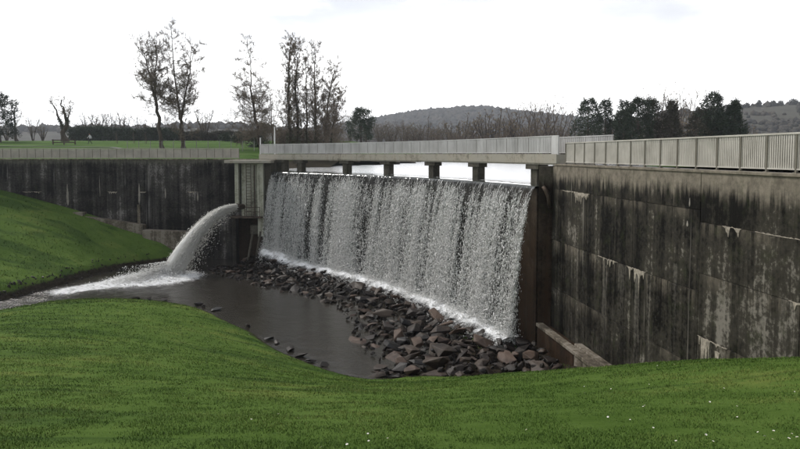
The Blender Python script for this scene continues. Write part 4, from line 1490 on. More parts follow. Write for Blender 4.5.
# stones along the near edge of the grass
edge = [(-25.4, 45.95, .42, 'lone dark stone in the shallow water at the left grass edge'), (-19.85, 47.55, .36, None), (-18.9, 47.6, .30, None), (-17.6, 47.1, .33, None), (-14.5, 45.6, .34, None), (-14.0, 45.2, .3, None), (-12.8, 44.1, .38, None),
        (-9.6, 39.9, .26, None), (-7.7, 37.0, .34, None), (-7.1, 36.3, .26, None), (-6.1, 35.0, .38, None), (-5.35, 33.9, .36, None), (-4.7, 33.0, .30, None), (-3.9, 32.3, .24, None)]
for x, y, r, lab in edge:
    o = bpy.data.objects.new('shore_stone', ROCKS[2][rg.integers(9)])
    COL.objects.link(o)
    o.location = (x, y, max(float(ground(np.array(x), np.array(y))), Z_RIVER) + .10)
    o.rotation_euler = (rg.normal(0, .2), rg.normal(0, .2), rg.uniform(0, 6))
    o.scale = (r * 1.3, r, r * .8)
    far_ = y > 43
    tag(o, lab or ('small dark stone on the river edge near the jet landing' if far_ else 'small dark stone where the grass slopes into the pool'), 'stone', 'stones along the near river edge')

# roots and loose stones showing in the cut far bank
rb = MB()
for _ in range(230):
    k = rg.integers(len(far_shore) - 2)
    t = rg.uniform()
    x = far_shore[k][0] * (1 - t) + far_shore[k + 1][0] * t - rg.uniform(-.3, .9)
    y = far_shore[k][1] * (1 - t) + far_shore[k + 1][1] * t + rg.uniform(-.2, .5)
    r = rg.uniform(.05, .17)
    me = ROCKS[2][rg.integers(9)]
    M = Matrix.Translation((x, y, max(float(ground(np.array(x), np.array(y))), Z_RIVER) + .02)) @ Euler((rg.uniform(0, 6), rg.uniform(0, 6), 0)).to_matrix().to_4x4() @ Matrix.Diagonal((r * 1.3, r, r, 1))
    rb.add([M @ v.co for v in me.vertices], [tuple(p.vertices) for p in me.polygons])
rb.build('bank_rubble', M_ROCK_W, kind='stuff')

# ================================================================== trees
def at(px, py, Y):
    return Vector(((px - 400) / 640 * Y, Y, (154 - py) / 640 * Y))
def interp_poly(pts, f):
    n = len(pts) - 1
    i = min(int(f * n), n - 1)
    t = f * n - i
    return pts[i].lerp(pts[i + 1], t), (pts[i + 1] - pts[i]).normalized()
def resample(pts, n, rg, jit):
    out = [interp_poly(pts, i / (n - 1))[0] for i in range(n)]
    for i in range(1, n - 1):
        out[i] += Vector(rg.normal(0, jit, 3))
    return out
def twig_tree(name, label, root, stems, mats, seed, group=None, sub=3.0, twigs=6, buds=900, bud=.07, ivy=0.0, up=.25, tw=.015, cat='tree', bend=.35):
    """stems: (points, r0, r1, first branch fraction, branch count, branch length(f), branch elevation)"""
    rg = np.random.default_rng(seed)
    t = thing(name, label, cat, root, group)
    tr, cr, bd = MB(), MB(), MB()
    tips = []
    for pts, r0, r1, f0, nb, blen, elev in stems:
        P = resample(pts, max(8, len(pts) * 3), rg, r0 * .35)
        rad = [r0 + (r1 - r0) * (i / (len(P) - 1)) ** .85 for i in range(len(P))]
        rad[0] *= 1.45
        tr.tube(P, rad, 7, cap=False)
        az = rg.uniform(0, 6.28)
        for b in range(nb):
            f = f0 + (1 - f0) * (b + rg.uniform(0, .9)) / nb
            p, d = interp_poly(P, min(f, .999))
            az += 2.4 + rg.normal(0, .4)
            e = elev + rg.normal(0, .22)
            dr = Vector((math.cos(az) * math.cos(e), math.sin(az) * math.cos(e), math.sin(e)))
            L = blen(f) * rg.uniform(.6, 1.2)
            r = max(tw * 1.4, min(.055, .012 * L + .006) * (1.1 - .4 * f))
            n = 5
            q, pl = p.copy(), [p.copy()]
            for k in range(n):
                dr = (dr + Vector(rg.normal(0, bend * .45, 3)) + Vector((0, 0, up * .4))).normalized()
                q = q + dr * (L / n)
                pl.append(q.copy())
            cr.tube(pl, [r * (1 - .8 * k / n) for k in range(n + 1)], 4, cap=False)
            for s2 in range(max(2, int(L * sub))):
                g = rg.uniform(.18, 1)
                p2, d2 = interp_poly(pl, min(g, .999))
                d3 = (d2 * .7 + Vector(rg.normal(0, .75, 3)) + Vector((0, 0, up))).normalized()
                L2 = L * .40 * rg.uniform(.5, 1.2) * (1.15 - .5 * g)
                pm = p2 + d3 * L2 * .5 + Vector(rg.normal(0, .06 * L2, 3))
                pe = pm + (d3 + Vector(rg.normal(0, .3, 3)) + Vector((0, 0, up * .5))).normalized() * L2 * .5
                cr.tube([p2, pm, pe], [max(tw, r * .40), tw, tw * .6], 3, cap=False)
                tips.append((p2, pe))
                for s3 in range(twigs):
                    h = rg.uniform(.15, 1)
                    p3 = p2.lerp(pe, h)
                    d4 = (d3 + Vector(rg.normal(0, .8, 3)) + Vector((0, 0, up))).normalized()
                    pe3 = p3 + d4 * L2 * rg.uniform(.25, .6)
                    cr.tube([p3, pe3], [tw * .75, tw * .45], 3, cap=False)
                    tips.append((p3, pe3))
        if ivy:
            for _ in range(int(ivy * 2300)):
                f = rg.uniform(0, min(1, .25 + .6 * ivy)) ** 1.1
                p, d = interp_poly(P, min(f, .999))
                a = rg.uniform(0, 6.28)
                rr_ = (.25 + .55 * ivy * (1 - f)) * rg.uniform(.4, 1.1)
                c = p + Vector((math.cos(a) * rr_, math.sin(a) * rr_, rg.normal(0, .2)))
                leaf(bd, c, .10, rg, 1)
    if tips:
        for _ in range(buds):
            a, b = tips[rg.integers(len(tips))]
            leaf(bd, a.lerp(b, rg.uniform(.4, 1.05)), bud * rg.uniform(.6, 1.3), rg, 0)
    root_v = Vector(root)
    for m in (tr, cr, bd):
        m.v = [tuple(Vector(v) - root_v) for v in m.v]
    def sub_obj(nm, m, mt):
        if m.v:
            o = bpy.data.objects.new(nm, m.mesh(nm, mt, nm == 'trunk'))
            COL.objects.link(o)
            o.parent = t
            if nm != 'trunk':
                o['kind'] = 'stuff'
    sub_obj('trunk', tr, mats[0]); sub_obj('crown', cr, mats[1]); sub_obj('foliage' if ivy else 'buds', bd, [M_BUD, M_IVY])
    return t
def leaf(mb, c, s, rg, mi):
    a = Vector(rg.normal(0, 1, 3)).normalized() * s
    b = Vector(rg.normal(0, 1, 3)).normalized() * s * .6
    mb.add([c - a, c + b, c + a, c - b], [(0, 1, 2, 3)], mi)

Y1 = 92.0
alder_len = lambda lo, hi: (lambda f: hi * (1 - f) + lo)
# the pair of alders at the left
def base_of(px, Y):
    v = at(px, 150, Y)
    return (v.x, Y, land(v.x, Y) - .1)
def with_base(px, Y, pts):
    b = Vector(base_of(px, Y))
    return [b] + [at(x, y, Y) for x, y in pts]
mm_a = (M_BARK, M_TWIG)
twig_tree('alder_tree', 'tall bare tree with a crooked forked trunk, left of the pair', base_of(163, Y1),
          [(with_base(163, Y1, [(161, 130), (158, 110), (157.5, 101)]), .30, .20, .45, 8, lambda f: 3.2, .05),
           ([at(158, 106, Y1), at(153, 85, Y1), at(149, 65, Y1), at(145, 44, Y1)], .19, .03, .0, 46, lambda f: 3.6 - 1.5 * f, .3),
           ([at(157.5, 102, Y1), at(157, 80, Y1 + .6), at(159, 58, Y1 + .8), at(159, 38, Y1 + 1)], .16, .03, .05, 42, lambda f: 3.5 - 1.5 * f, .3)],
          mm_a, 41, sub=4.8, twigs=14, buds=1200, bud=.03)
twig_tree('alder_tree', 'tallest bare tree with a V-forked trunk, right of the pair', base_of(184, Y1 + 1),
          [(with_base(184, Y1 + 1, [(183, 135), (181.5, 118)]), .32, .22, .35, 8, lambda f: 3.2, .05),
           ([at(181.5, 120, Y1 + 1), at(178, 95, Y1 + 1), at(176, 65, Y1 + 1), at(174, 26, Y1 + 1)], .20, .025, .0, 54, lambda f: 3.6 - 1.8 * f, .3),
           ([at(181.5, 118, Y1 + 1), at(187, 95, Y1 + .5), at(192, 70, Y1), at(195, 44, Y1)], .18, .03, .05, 46, lambda f: 3.5 - 1.7 * f, .3)],
          mm_a, 42, sub=4.8, twigs=14, buds=1200, bud=.03)
Y2 = 90.0
twig_tree('alder_tree', 'tall slender bare tree standing alone left of the ivy clump', base_of(262, Y2),
          [(with_base(262, Y2, [(258, 130), (254.5, 105), (252, 78), (249.5, 36)]), .32, .02, .16, 80, lambda f: 4.6 * (1 - f) ** .8 + .9, .1)],
          mm_a, 43, sub=4.8, twigs=14, buds=1000, bud=.03, up=.15)
twig_tree('young_tree', 'thin young bare tree behind the white post', base_of(273, 94),
          [(with_base(273, 94, [(272, 125), (272, 105), (271, 88)]), .11, .02, .2, 22, lambda f: 1.7 * (1 - f) + .3, .5)], mm_a, 44, sub=3, twigs=3, buds=300, bud=.07)
# the clump with ivy
Y3 = 93.0
for k, (lab, stems, seed, iv, bud_n) in enumerate((
    ('bushy ivy-clad tree, left trunk of the tall clump', [(with_base(291, Y3, [(290, 120), (289, 90), (291, 60), (292, 42)]), .28, .03, .12, 80, lambda f: 2.9 - 1.4 * f, .6)], 51, .75, 3800),
    ('bushy ivy-clad tree with orange buds, second trunk of the tall clump', [(with_base(298, Y3 + 1, [(298, 120), (296, 90), (298, 65), (299, 47)]), .26, .03, .12, 76, lambda f: 2.7 - 1.2 * f, .6)], 52, .75, 3800),
    ('thin upright bare tree in the middle of the tall clump', [(with_base(307, Y3 + 2, [(307, 115), (307, 80), (306, 58)]), .17, .02, .2, 50, lambda f: 2.2 - 1.0 * f, .7)], 53, .2, 900),
    ('tall pale-topped tree, right of the clump middle', [(with_base(316, Y3, [(316, 115), (316, 85), (315, 47)]), .27, .03, .15, 80, lambda f: 3.2 - 1.7 * f, .6)], 54, .35, 1800),
    ('bare tree leaning right at the right edge of the clump', [(with_base(323, Y3 + 1, [(326, 118), (331, 92), (336, 68)]), .22, .03, .15, 72, lambda f: 3.2 - 1.7 * f, .55)], 55, .3, 1500),
    ('low spreading bare tree under the leaning one', [(with_base(330, Y3 - 1, [(332, 130), (336, 112), (341, 92)]), .16, .03, .1, 66, lambda f: 3.0 - 1.4 * f, .5)], 56, .15, 1200))):
    b = stems[0][0][0]
    twig_tree('clump_tree', lab, tuple(b), stems, mm_a, seed, sub=4.4, twigs=14, buds=int(bud_n * 1.8), bud=.045, ivy=iv, up=.35)
# ivy-clad pollard on the lawn at far left
Y4 = 116.0
b4 = Vector(base_of(66, Y4))
twig_tree('ivy_tree', 'stubby ivy-clad bare tree with upswept limbs behind the timber barrier', tuple(b4),
          [([b4, at(66, 126, Y4), at(67, 114, Y4), at(64, 100, Y4)], .55, .06, .45, 16, lambda f: 3.0 - 1.5 * f, .8),
           ([at(65, 132, Y4), at(61, 120, Y4), at(56, 106, Y4), at(52, 99, Y4)], .26, .04, .3, 14, lambda f: 2.4 - 1.2 * f, .8),
           ([at(67, 128, Y4), at(71, 116, Y4), at(74, 106, Y4)], .22, .04, .3, 12, lambda f: 2.4 - 1.2 * f, .8)], mm_a, 61, sub=2.8, twigs=8, buds=200, ivy=.28, tw=.022)
twig_tree('bare_tree', 'bare tree beside the dark pine at the far left', base_of(18, 120), [(with_base(18, 120, [(17, 128), (16, 115), (19, 102)]), .28, .04, .3, 30, lambda f: 3.6 - 2.2 * f, .5)], mm_a, 62, sub=2.0, twigs=4, buds=300)

# smaller bare trees and brushwood, one built of each kind and then copied
def brush(name, seed, h, stems, spread, mats, label, group, sub=2.4, twigs=4, tw=.02, buds=300, budm=.1):
    rg = np.random.default_rng(seed)
    st = []
    for k in range(stems):
        a = 6.28 * k / stems + rg.normal(0, .3)
        q = spread * rg.uniform(.4, 1.0)
        hh = h * rg.uniform(.75, 1.05)
        pts = [Vector((math.cos(a) * .15, math.sin(a) * .15, 0)), Vector((math.cos(a) * q * .35, math.sin(a) * q * .35, hh * .4)), Vector((math.cos(a) * q * .75, math.sin(a) * q * .75, hh * .75)), Vector((math.cos(a) * q, math.sin(a) * q, hh))]
        st.append((pts, .06 + .012 * h, .02, .15, 13, lambda f: h * .26 * (1.15 - .6 * f), .7))
    return twig_tree(name, label, (0, 0, 0), st, mats, seed, group, sub=sub * 6 / h, twigs=twigs, tw=tw, buds=buds, bud=budm, up=.4)
kinds = [brush('bare_shrub', 71, 6.5, 8, 2.6, (M_BARK, M_TWIG_R), '', None, tw=.024),
         brush('bare_shrub', 72, 6.0, 7, 3.0, (M_BARK, M_TWIG_R), '', None, tw=.024),
         brush('bare_shrub', 73, 7.0, 7, 2.2, (M_BARK, M_TWIG), '', None, tw=.024)]
round_ = brush('bare_tree', 74, 9.0, 6, 3.6, (M_BARK, M_TWIG_R), '', None, sub=2.8, tw=.022)
used = {}
def put(kind, px, Y, py_top, h0, label, group, rz, wide=1.0, z=None):
    x = (px - 400) / 640 * Y
    zb = land(x, Y) - .1 if z is None else z
    top = (154 - py_top) / 640 * Y
    sc = max(.25, (top - zb) / h0)
    if kind not in used:
        used[kind] = True
        o = kind
        o.location = (x, Y, zb)
        o.rotation_euler = (0, 0, rz)
        o.scale = (sc * wide, sc * wide, sc)
        o['label'] = label
    else:
        o = copy_tree(kind, (x, Y, zb), rz, (sc * wide, sc * wide, sc), label)
    if group:
        o['group'] = group
    return o
rg = np.random.default_rng(77)
# brown brushwood along the far shore, behind the bridge
row = [(338, 126), (350, 128), (366, 127), (380, 123), (393, 124), (404, 122), (416, 125), (428, 121), (440, 124), (452, 123), (462, 117), (474, 121), (486, 113), (497, 114), (508, 118), (520, 121), (533, 123), (546, 120), (560, 122), (572, 124), (357, 132), (388, 131), (411, 130), (434, 131), (456, 130), (480, 129), (503, 128), (526, 129), (552, 129)]
for k, (px, py) in enumerate(row):
    Y = 172 + 26 * rg.uniform() if k < 20 else 166 + 6 * rg.uniform()
    put(kinds[k % 3], px, Y, py + 1, (6.6, 6.1, 7.0)[k % 3], ('taller' if k < 20 else 'low front') + ' brown shrub on the far shore ' + ('right of the round evergreen', 'above the fourth pier from the left', 'under the hilltop', 'above the second pier from the right', 'below the round bare trees', 'above the right end of the bridge')[int(np.searchsorted([372, 405, 450, 495, 545], px))], 'brown shrubs along the far lake shore', rg.uniform(0, 6), 1.25)
for k, (px, py, lab) in enumerate(((524, 106, 'round bare tree, leftmost of three above the right end of the bridge'), (541, 103, 'round bare tree, middle and tallest of three above the bridge end'), (556, 107, 'round bare tree, rightmost of three beside the dark pines'))):
    put(round_, px, 160 + 3 * k, py, 9.2, lab, 'round bare trees', rg.uniform(0, 6), 1.0)
for k, (px, py, lab) in enumerate(((656, 95, 'pale bare tree rising behind the pines, left one'), (671, 99, 'small pale bare tree rising behind the middle pines'), (684, 93, 'pale bare tree rising in the gap between the pines'))):
    put(round_, px, 138 + 2 * k, py, 9.2, lab, 'pale bare trees behind the pines', rg.uniform(0, 6), .75)
# background trees on the left
lrow = [(34, 118, 'brown brushy tree right of the far left pine'), (44, 124, 'low brown shrub left of the ivy tree'), (90, 113, 'bare tree above the hedge right of the walker'), (101, 114, 'bare round tree above the hedge, second from the walker'), (113, 112, 'bare round tree above the hedge, third from the walker'), (124, 114, 'bare round tree above the hedge left of the alder pair'), (141, 117, 'bare round tree behind the left alder'), (150, 122, 'low bare tree between hedge and left alder'), (171, 122, 'bare tree between the two alders'), (205, 111, 'bare tree right of the alder pair'), (215, 122, 'low bare tree right of the alder pair'), (229, 126, 'low shrub left of the slender tree'), (243, 127, 'low shrub under the slender tree'), (8, 122, 'brown shrub under the far left pine'), (80, 122, 'bare shrub right of the ivy tree')]
for k, (px, py, lab) in enumerate(lrow):
    put(kinds[k % 3] if k % 2 else round_, px, 150 + 4 * rg.uniform(), py, (6.6, 6.1, 7.0)[k % 3] if k % 2 else 9.2, lab, None, rg.uniform(0, 6), 1.05)
# brown scrub between the pines
for k, (px, py) in enumerate(((677, 120), (690, 118), (699, 122), (621, 120), (655, 122), (748, 128))):
    put(kinds[k % 3], px, 112 + 4 * rg.uniform(), py, (6.6, 6.1, 7.0)[k % 3], 'brown bare scrub between the dark pines', 'brown scrub between the pines', rg.uniform(0, 6), 1.3)

# tangled undergrowth nobody could count
def undergrowth(name, px0, px1, Y0, Y1, h, N, seed):
    rg = np.random.default_rng(seed)
    Y = rg.uniform(Y0, Y1, N)
    X = (rg.uniform(px0, px1, N) - 400) / 640 * Y
    zb = np.array([land(a, b) for a, b in zip(X, Y)])
    hh = h * (.5 + .9 * vnoise(X * .16, Y * .1, seed, 3))
    P = np.c_[X, Y, zb + hh * rg.uniform(0, 1, N) ** .9]
    D = rg.normal(0, 1, (N, 3)) * np.array([.55, .55, .7]) + np.array([0, 0, .5])
    D /= np.linalg.norm(D, axis=1, keepdims=True)
    V, F = spindles(P, D, rg.uniform(.012, .035, N), rg.uniform(.3, .9, N), rg, True)
    link(name, np_mesh(name, V, F, M_TWIG_R), kind='stuff')
undergrowth('undergrowth', 333, 585, 163, 176, 6.2, 21000, 5)
undergrowth('undergrowth', 276, 350, 96, 104, 2.6, 7000, 6)
undergrowth('undergrowth', 575, 760, 104, 118, 3.0, 12000, 7)

# conifers and other evergreens
def evergreen(name, label, px, Y, py_top, width_px, prof, seed, mat, nclump=330, tuft=.5, base_f=.12, group=None, lean=0.0, needles=16, cat='pine', trunk_r=.22):
    rg = np.random.default_rng(seed)
    x = (px - 400) / 640 * Y
    zb = land(x, Y) - .1
    h = (154 - py_top) / 640 * Y - zb
    rad = width_px / 640 * Y / 2
    t = thing(name, label, cat, (x, Y, zb), group)
    tr = MB()
    tp = [Vector((lean * h * f, 0, h * f * .97)) for f in (0, .3, .6, 1)]
    tr.tube(tp, [trunk_r * 1.3, trunk_r, trunk_r * .6, .03], 7, cap=False)
    ph = rg.uniform(0, 6.28, 6)
    C, Nn = [], []
    for i in range(nclump):
        f = base_f + (1 - base_f) * rg.uniform() ** .9
        a = rg.uniform(0, 6.28)
        lobes = 1 + .22 * math.sin(3 * a + ph[0] + 5 * f) + .20 * math.sin(9 * f + ph[1] + a) + .12 * math.sin(5 * a + ph[2])
        r = rad * prof(f) * lobes * (rg.uniform(.25, 1) ** .45)
        C.append((math.cos(a) * r + lean * h * f, math.sin(a) * r, f * h + rg.normal(0, .12)))
        Nn.append((math.cos(a), math.sin(a), rg.uniform(-.1, .7)))
        if i % 6 == 0:
            tr.tube([Vector((lean * h * f * .95, 0, f * h * .95)), Vector(C[-1])], [.05, .02], 4, cap=False)
    C, Nn = np.array(C), np.array(Nn)
    C = np.repeat(C, needles, 0) + rg.normal(0, tuft * .38, (nclump * needles, 3))
    D = np.repeat(Nn, needles, 0) * .7 + rg.normal(0, .8, C.shape)
    D /= np.linalg.norm(D, axis=1, keepdims=True)
    S = rg.normal(0, 1, C.shape)
    S = np.cross(D, S)
    S /= np.linalg.norm(S, axis=1, keepdims=True)
    ln = tuft * rg.uniform(.35, .75, len(C))[:, None]
    wd = tuft * rg.uniform(.10, .2, len(C))[:, None]
    V = np.stack([C - S * wd, C + S * wd, C + D * ln], 1).reshape(-1, 3)
    F = np.arange(len(V)).reshape(-1, 3)
    o = bpy.data.objects.new('trunk', tr.mesh('trunk', M_BARK, True)); COL.objects.link(o); o.parent = t
    o = bpy.data.objects.new('crown', np_mesh('crown', V, F, mat)); COL.objects.link(o); o.parent = t
    return t
rnd = lambda f: max(.08, (1 - ((f - .42) / .60) ** 2)) ** .5
cone = lambda f: max(.06, min(1, (1.06 - f) * 1.55)) ** .85
colm = lambda f: max(.10, (1 - ((f - .5) / .56) ** 2)) ** .6
evergreen('pine_tree', 'dark pine with rounded top, leftmost of the pine group', 587, 100, 100, 27, rnd, 81, M_NEEDLE, 420)
evergreen('pine_tree', 'narrow dark pine, second from the left of the pine group', 604.5, 102, 101, 15, colm, 82, M_NEEDLE, 260)
evergreen('pine_tree', 'small-headed pine with a bare neck left of the broad pine', 622, 104, 101, 15, colm, 83, M_NEEDLE, 240)
evergreen('pine_tree', 'broadest dark pine in the left part of the pine group', 637, 100, 100, 34, rnd, 84, M_NEEDLE, 560)
evergreen('pine_tree', 'dark spreading pine low in front of the broad pine', 623, 99, 111, 22, rnd, 85, M_NEEDLE, 300)
evergreen('pine_tree', 'brownish pine right of the broad pine', 651, 103, 100, 17, colm, 86, M_NEEDLE_B, 320)
evergreen('pine_tree', 'brownish conical pine in the middle of the pine group', 670, 101, 102, 25, cone, 87, M_NEEDLE_B, 460)
evergreen('pine_tree', 'tall dark pine with a round head right of the gap', 712, 98, 95, 27, lambda f: rnd(f) * (1.0 if f > .5 else .9 + .3 * (.5 - f)), 88, M_NEEDLE, 460)
evergreen('pine_tree', 'brownish low pine left of the round-headed tall pine', 700, 99, 110, 28, rnd, 89, M_NEEDLE_B, 360)
evergreen('pine_tree', 'dark pine sloping down right, rightmost of the group', 733, 97, 102, 24, cone, 90, M_NEEDLE, 480)
evergreen('pine_tree', 'low dark pine filling the gap under the tall pine', 722, 99, 113, 24, rnd, 93, M_NEEDLE, 320)
evergreen('pine_tree', 'dark pine cut by the left edge of the picture', 1, 112, 94, 34, rnd, 91, M_NEEDLE, 420, lean=-.05)
evergreen('evergreen_tree', 'round dark evergreen right of the ivy clump', 361, 140, 109, 25, rnd, 92, M_HOLLY, 360, cat='evergreen', tuft=.6)
evergreen('evergreen_bush', 'dark evergreen bush at the foot of the slender tree', 258, 97, 132, 22, rnd, 94, M_HOLLY, 220, tuft=.35, base_f=.02, cat='bush', trunk_r=.08)
evergreen('evergreen_bush', 'small dark bush beside the slender tree foot', 238, 110, 134, 10, rnd, 95, M_HOLLY, 120, tuft=.35, base_f=.02, cat='bush', trunk_r=.06)
evergreen('evergreen_bush', 'dark bush in the field right of the alder pair', 226, 118, 134, 12, rnd, 96, M_HOLLY, 120, tuft=.35, base_f=.02, cat='bush', trunk_r=.06)

# hedge along the back of the park
hd = thing('hedge', 'long dark clipped hedge across the back of the park', 'hedge', ((110 - 400) / 640 * 147, 147, 2))
rg = np.random.default_rng(99)
for x0, x1, nm in ((70, 180, 'hedge_body'), (180, 260, 'hedge_body')):
    N = 26000 if x1 == 180 else 15000
    px = rg.uniform(x0, x1, N)
    X = (px - 400) / 640 * 147
    zl = np.interp(X, np.linspace(-80, -30, 30), [land(a, 147.0) for a in np.linspace(-80, -30, 30)])
    hh = (2.9 if x1 == 180 else 2.2) * (.75 + .5 * vnoise(X * .35, X * 0, 4))
    C = np.c_[X, 147 + rg.normal(0, .5, N), zl + hh * rg.uniform(0, 1, N) ** .8]
    D = rg.normal(0, 1, (N, 3)); D /= np.linalg.norm(D, axis=1, keepdims=True)
    S = np.cross(D, rg.normal(0, 1, (N, 3))); S /= np.linalg.norm(S, axis=1, keepdims=True)
    V = np.stack([C - S * .10, C + S * .10, C + D * .34], 1).reshape(-1, 3)
    link(nm, np_mesh(nm, V, np.arange(len(V)).reshape(-1, 3), M_HOLLY if x1 == 180 else M_NEEDLE_B), hd)

# ridge trees on the right-hand hill
for k, (px, py, w, lab) in enumerate(((745, 103, 5, 'lone small tree on the hill ridge right of the pines'), (757, 101, 5, 'second small tree on the hill ridge'), (771, 101, 7, 'round tree on the hill ridge, third from the pines'), (778, 101, 6, 'round tree on the hill ridge, fourth from the pines'), (791, 99, 9, 'largest round tree on the right-hand hill ridge'))):
    Yh = 560.0
    x = (px - 400) / 640 * Yh
    zt = (154 - py) / 640 * Yh
    h = 9.0
    t = thing('hill_tree', lab, 'tree', (x, Yh, zt - h))
    rg = np.random.default_rng(300 + k)
    tr = MB(); tr.tube([Vector((0, 0, -4)), Vector((0, 0, h * .7))], [.5, .2], 6)
    N = 500
    r_ = w / 640 * Yh / 2
    C = rg.normal(0, 1, (N, 3)); C /= np.linalg.norm(C, axis=1, keepdims=True)
    C = C * rg.uniform(.3, 1, (N, 1)) ** .5 * np.array([r_, r_, h * .45]) + np.array([0, 0, h * .58])
    D = rg.normal(0, 1, (N, 3)); D /= np.linalg.norm(D, axis=1, keepdims=True)
    S = np.cross(D, rg.normal(0, 1, (N, 3))); S /= np.linalg.norm(S, axis=1, keepdims=True)
    V = np.stack([C - S * .35, C + S * .35, C + D * 1.1], 1).reshape(-1, 3)
    o = bpy.data.objects.new('trunk', tr.mesh('trunk', M_BARK)); COL.objects.link(o); o.parent = t
    o = bpy.data.objects.new('crown', np_mesh('crown', V, np.arange(len(V)).reshape(-1, 3), M_NEEDLE_B)); COL.objects.link(o); o.parent = t

# white farmhouse on the hill
Yh = 545.0
fx, fz = (764 - 400) / 640 * Yh, (154 - 112.5) / 640 * Yh
fh = thing('farmhouse', 'tiny pale farmhouse on the right-hand hillside', 'house', (fx, Yh, fz - 1.5))
mb = MB(); mb.box((fx, Yh, fz - 1.0), (8, 5, 4.4)); mb.build('wall', M_WHITE, fh)
mb = MB(); mb.add([(fx - 4.3, Yh - 2.8, fz + 1.1), (fx + 4.3, Yh - 2.8, fz + 1.1), (fx + 4.3, Yh + 2.8, fz + 1.1), (fx - 4.3, Yh + 2.8, fz + 1.1), (fx - 4.3, Yh, fz + 3.2), (fx + 4.3, Yh, fz + 3.2)], [(0, 1, 5, 4), (2, 3, 4, 5), (0, 4, 3), (1, 2, 5), (3, 2, 1, 0)])
mb.build('roof', M_POST_B, fh)

# ================================================================== park furniture and the walker
Yb = 104.0
xb0, xb1 = (54 - 400) / 640 * Yb, (76 - 400) / 640 * Yb
zb = land((xb0 + xb1) / 2, Yb)
ba = thing('timber_barrier', 'low brown timber rail barrier on the park grass', 'barrier', ((xb0 + xb1) / 2, Yb, zb))
for f in (0, .5, 1):
    mb = MB(); mb.box((xb0 + (xb1 - xb0) * f, Yb, zb + .38), (.16, .16, .96)); mb.build('post', M_WOOD, ba)
for zz in (.35, .74):
    mb = MB(); mb.box(((xb0 + xb1) / 2, Yb - .11, zb + zz), (xb1 - xb0 + .3, .05, .15)); mb.build('rail', M_WOOD, ba)

fe = thing('wire_fence', 'thin post and wire fence at the edge of the park grass', 'fence', (-35, 84, land(-35, 84)))
prev = None
wm = MB()
for k in range(12):
    px = 128 + 11.5 * k
    Yf = 86.0
    x = (px - 400) / 640 * Yf
    z = land(x, Yf)
    mb = MB(); mb.tube([(x, Yf, z - .2), (x, Yf, z + 1.35)], .045, 5); mb.build('post', M_POST_B, fe)
    if prev:
        for q in (.5, 1.1):
            wm.tube([(prev[0], Yf, prev[1] + q), (x, Yf, z + q)], .012, 3)
    prev = (x, z)
wm.build('wire', M_POST_B, fe)

for px, py0, py1, Yp, r, lab, nm in ((275, 127, 146, 70.5, .07, 'tall thin white post at the left end of the bridge', 'marker_post'), (260.7, 138, 150, 68.5, .07, 'short thin white post left of the tall white one', 'marker_post')):
    x = (px - 400) / 640 * Yp
    z0, z1 = -.62, (154 - py0) / 640 * Yp
    t = thing(nm, lab, 'post', (x, Yp, z0))
    mb = MB(); mb.tube([(x, Yp, z0), (x, Yp, z1)], [r, r * .8], 8); mb.build('pole', M_WHITE, t)
    mb = MB(); mb.tube([(x, Yp, z1), (x, Yp, z1 + .05)], [r * 1.2, r * .6], 8); mb.build('cap', M_POST_B, t)
    mb = MB(); mb.box((x, Yp, z0 + .06), (.34, .34, .12)); mb.build('base_block', M_DECK, t)

for px, py in ((134, 138), (117, 139.5), (146, 140)):
    Ys = 108.0
    x = (px - 400) / 640 * Ys
    z = land(x, Ys)
    t = thing('young_sapling', {134: 'staked young sapling on the park lawn, taller one', 117: 'staked young sapling on the lawn nearest the walker', 146: 'staked young sapling on the lawn beside the left alder'}[px], 'sapling', (x, Ys, z))
    mb = MB(); mb.tube([(x, Ys, z - .1), (x + .05, Ys, z + 1.0), (x, Ys, z + 1.9)], [.035, .03, .012], 5)
    for a in range(7):
        mb.tube([(x, Ys, z + .9 + .13 * a), (x + .4 * math.cos(a * 2.4), Ys + .4 * math.sin(a * 2.4), z + 1.25 + .14 * a)], [.012, .006], 3)
    mb.build('trunk', M_TWIG, t)
    mb = MB(); mb.tube([(x + .2, Ys, z - .1), (x + .2, Ys, z + 1.1)], .04, 5); mb.build('stake', M_WOOD, t)

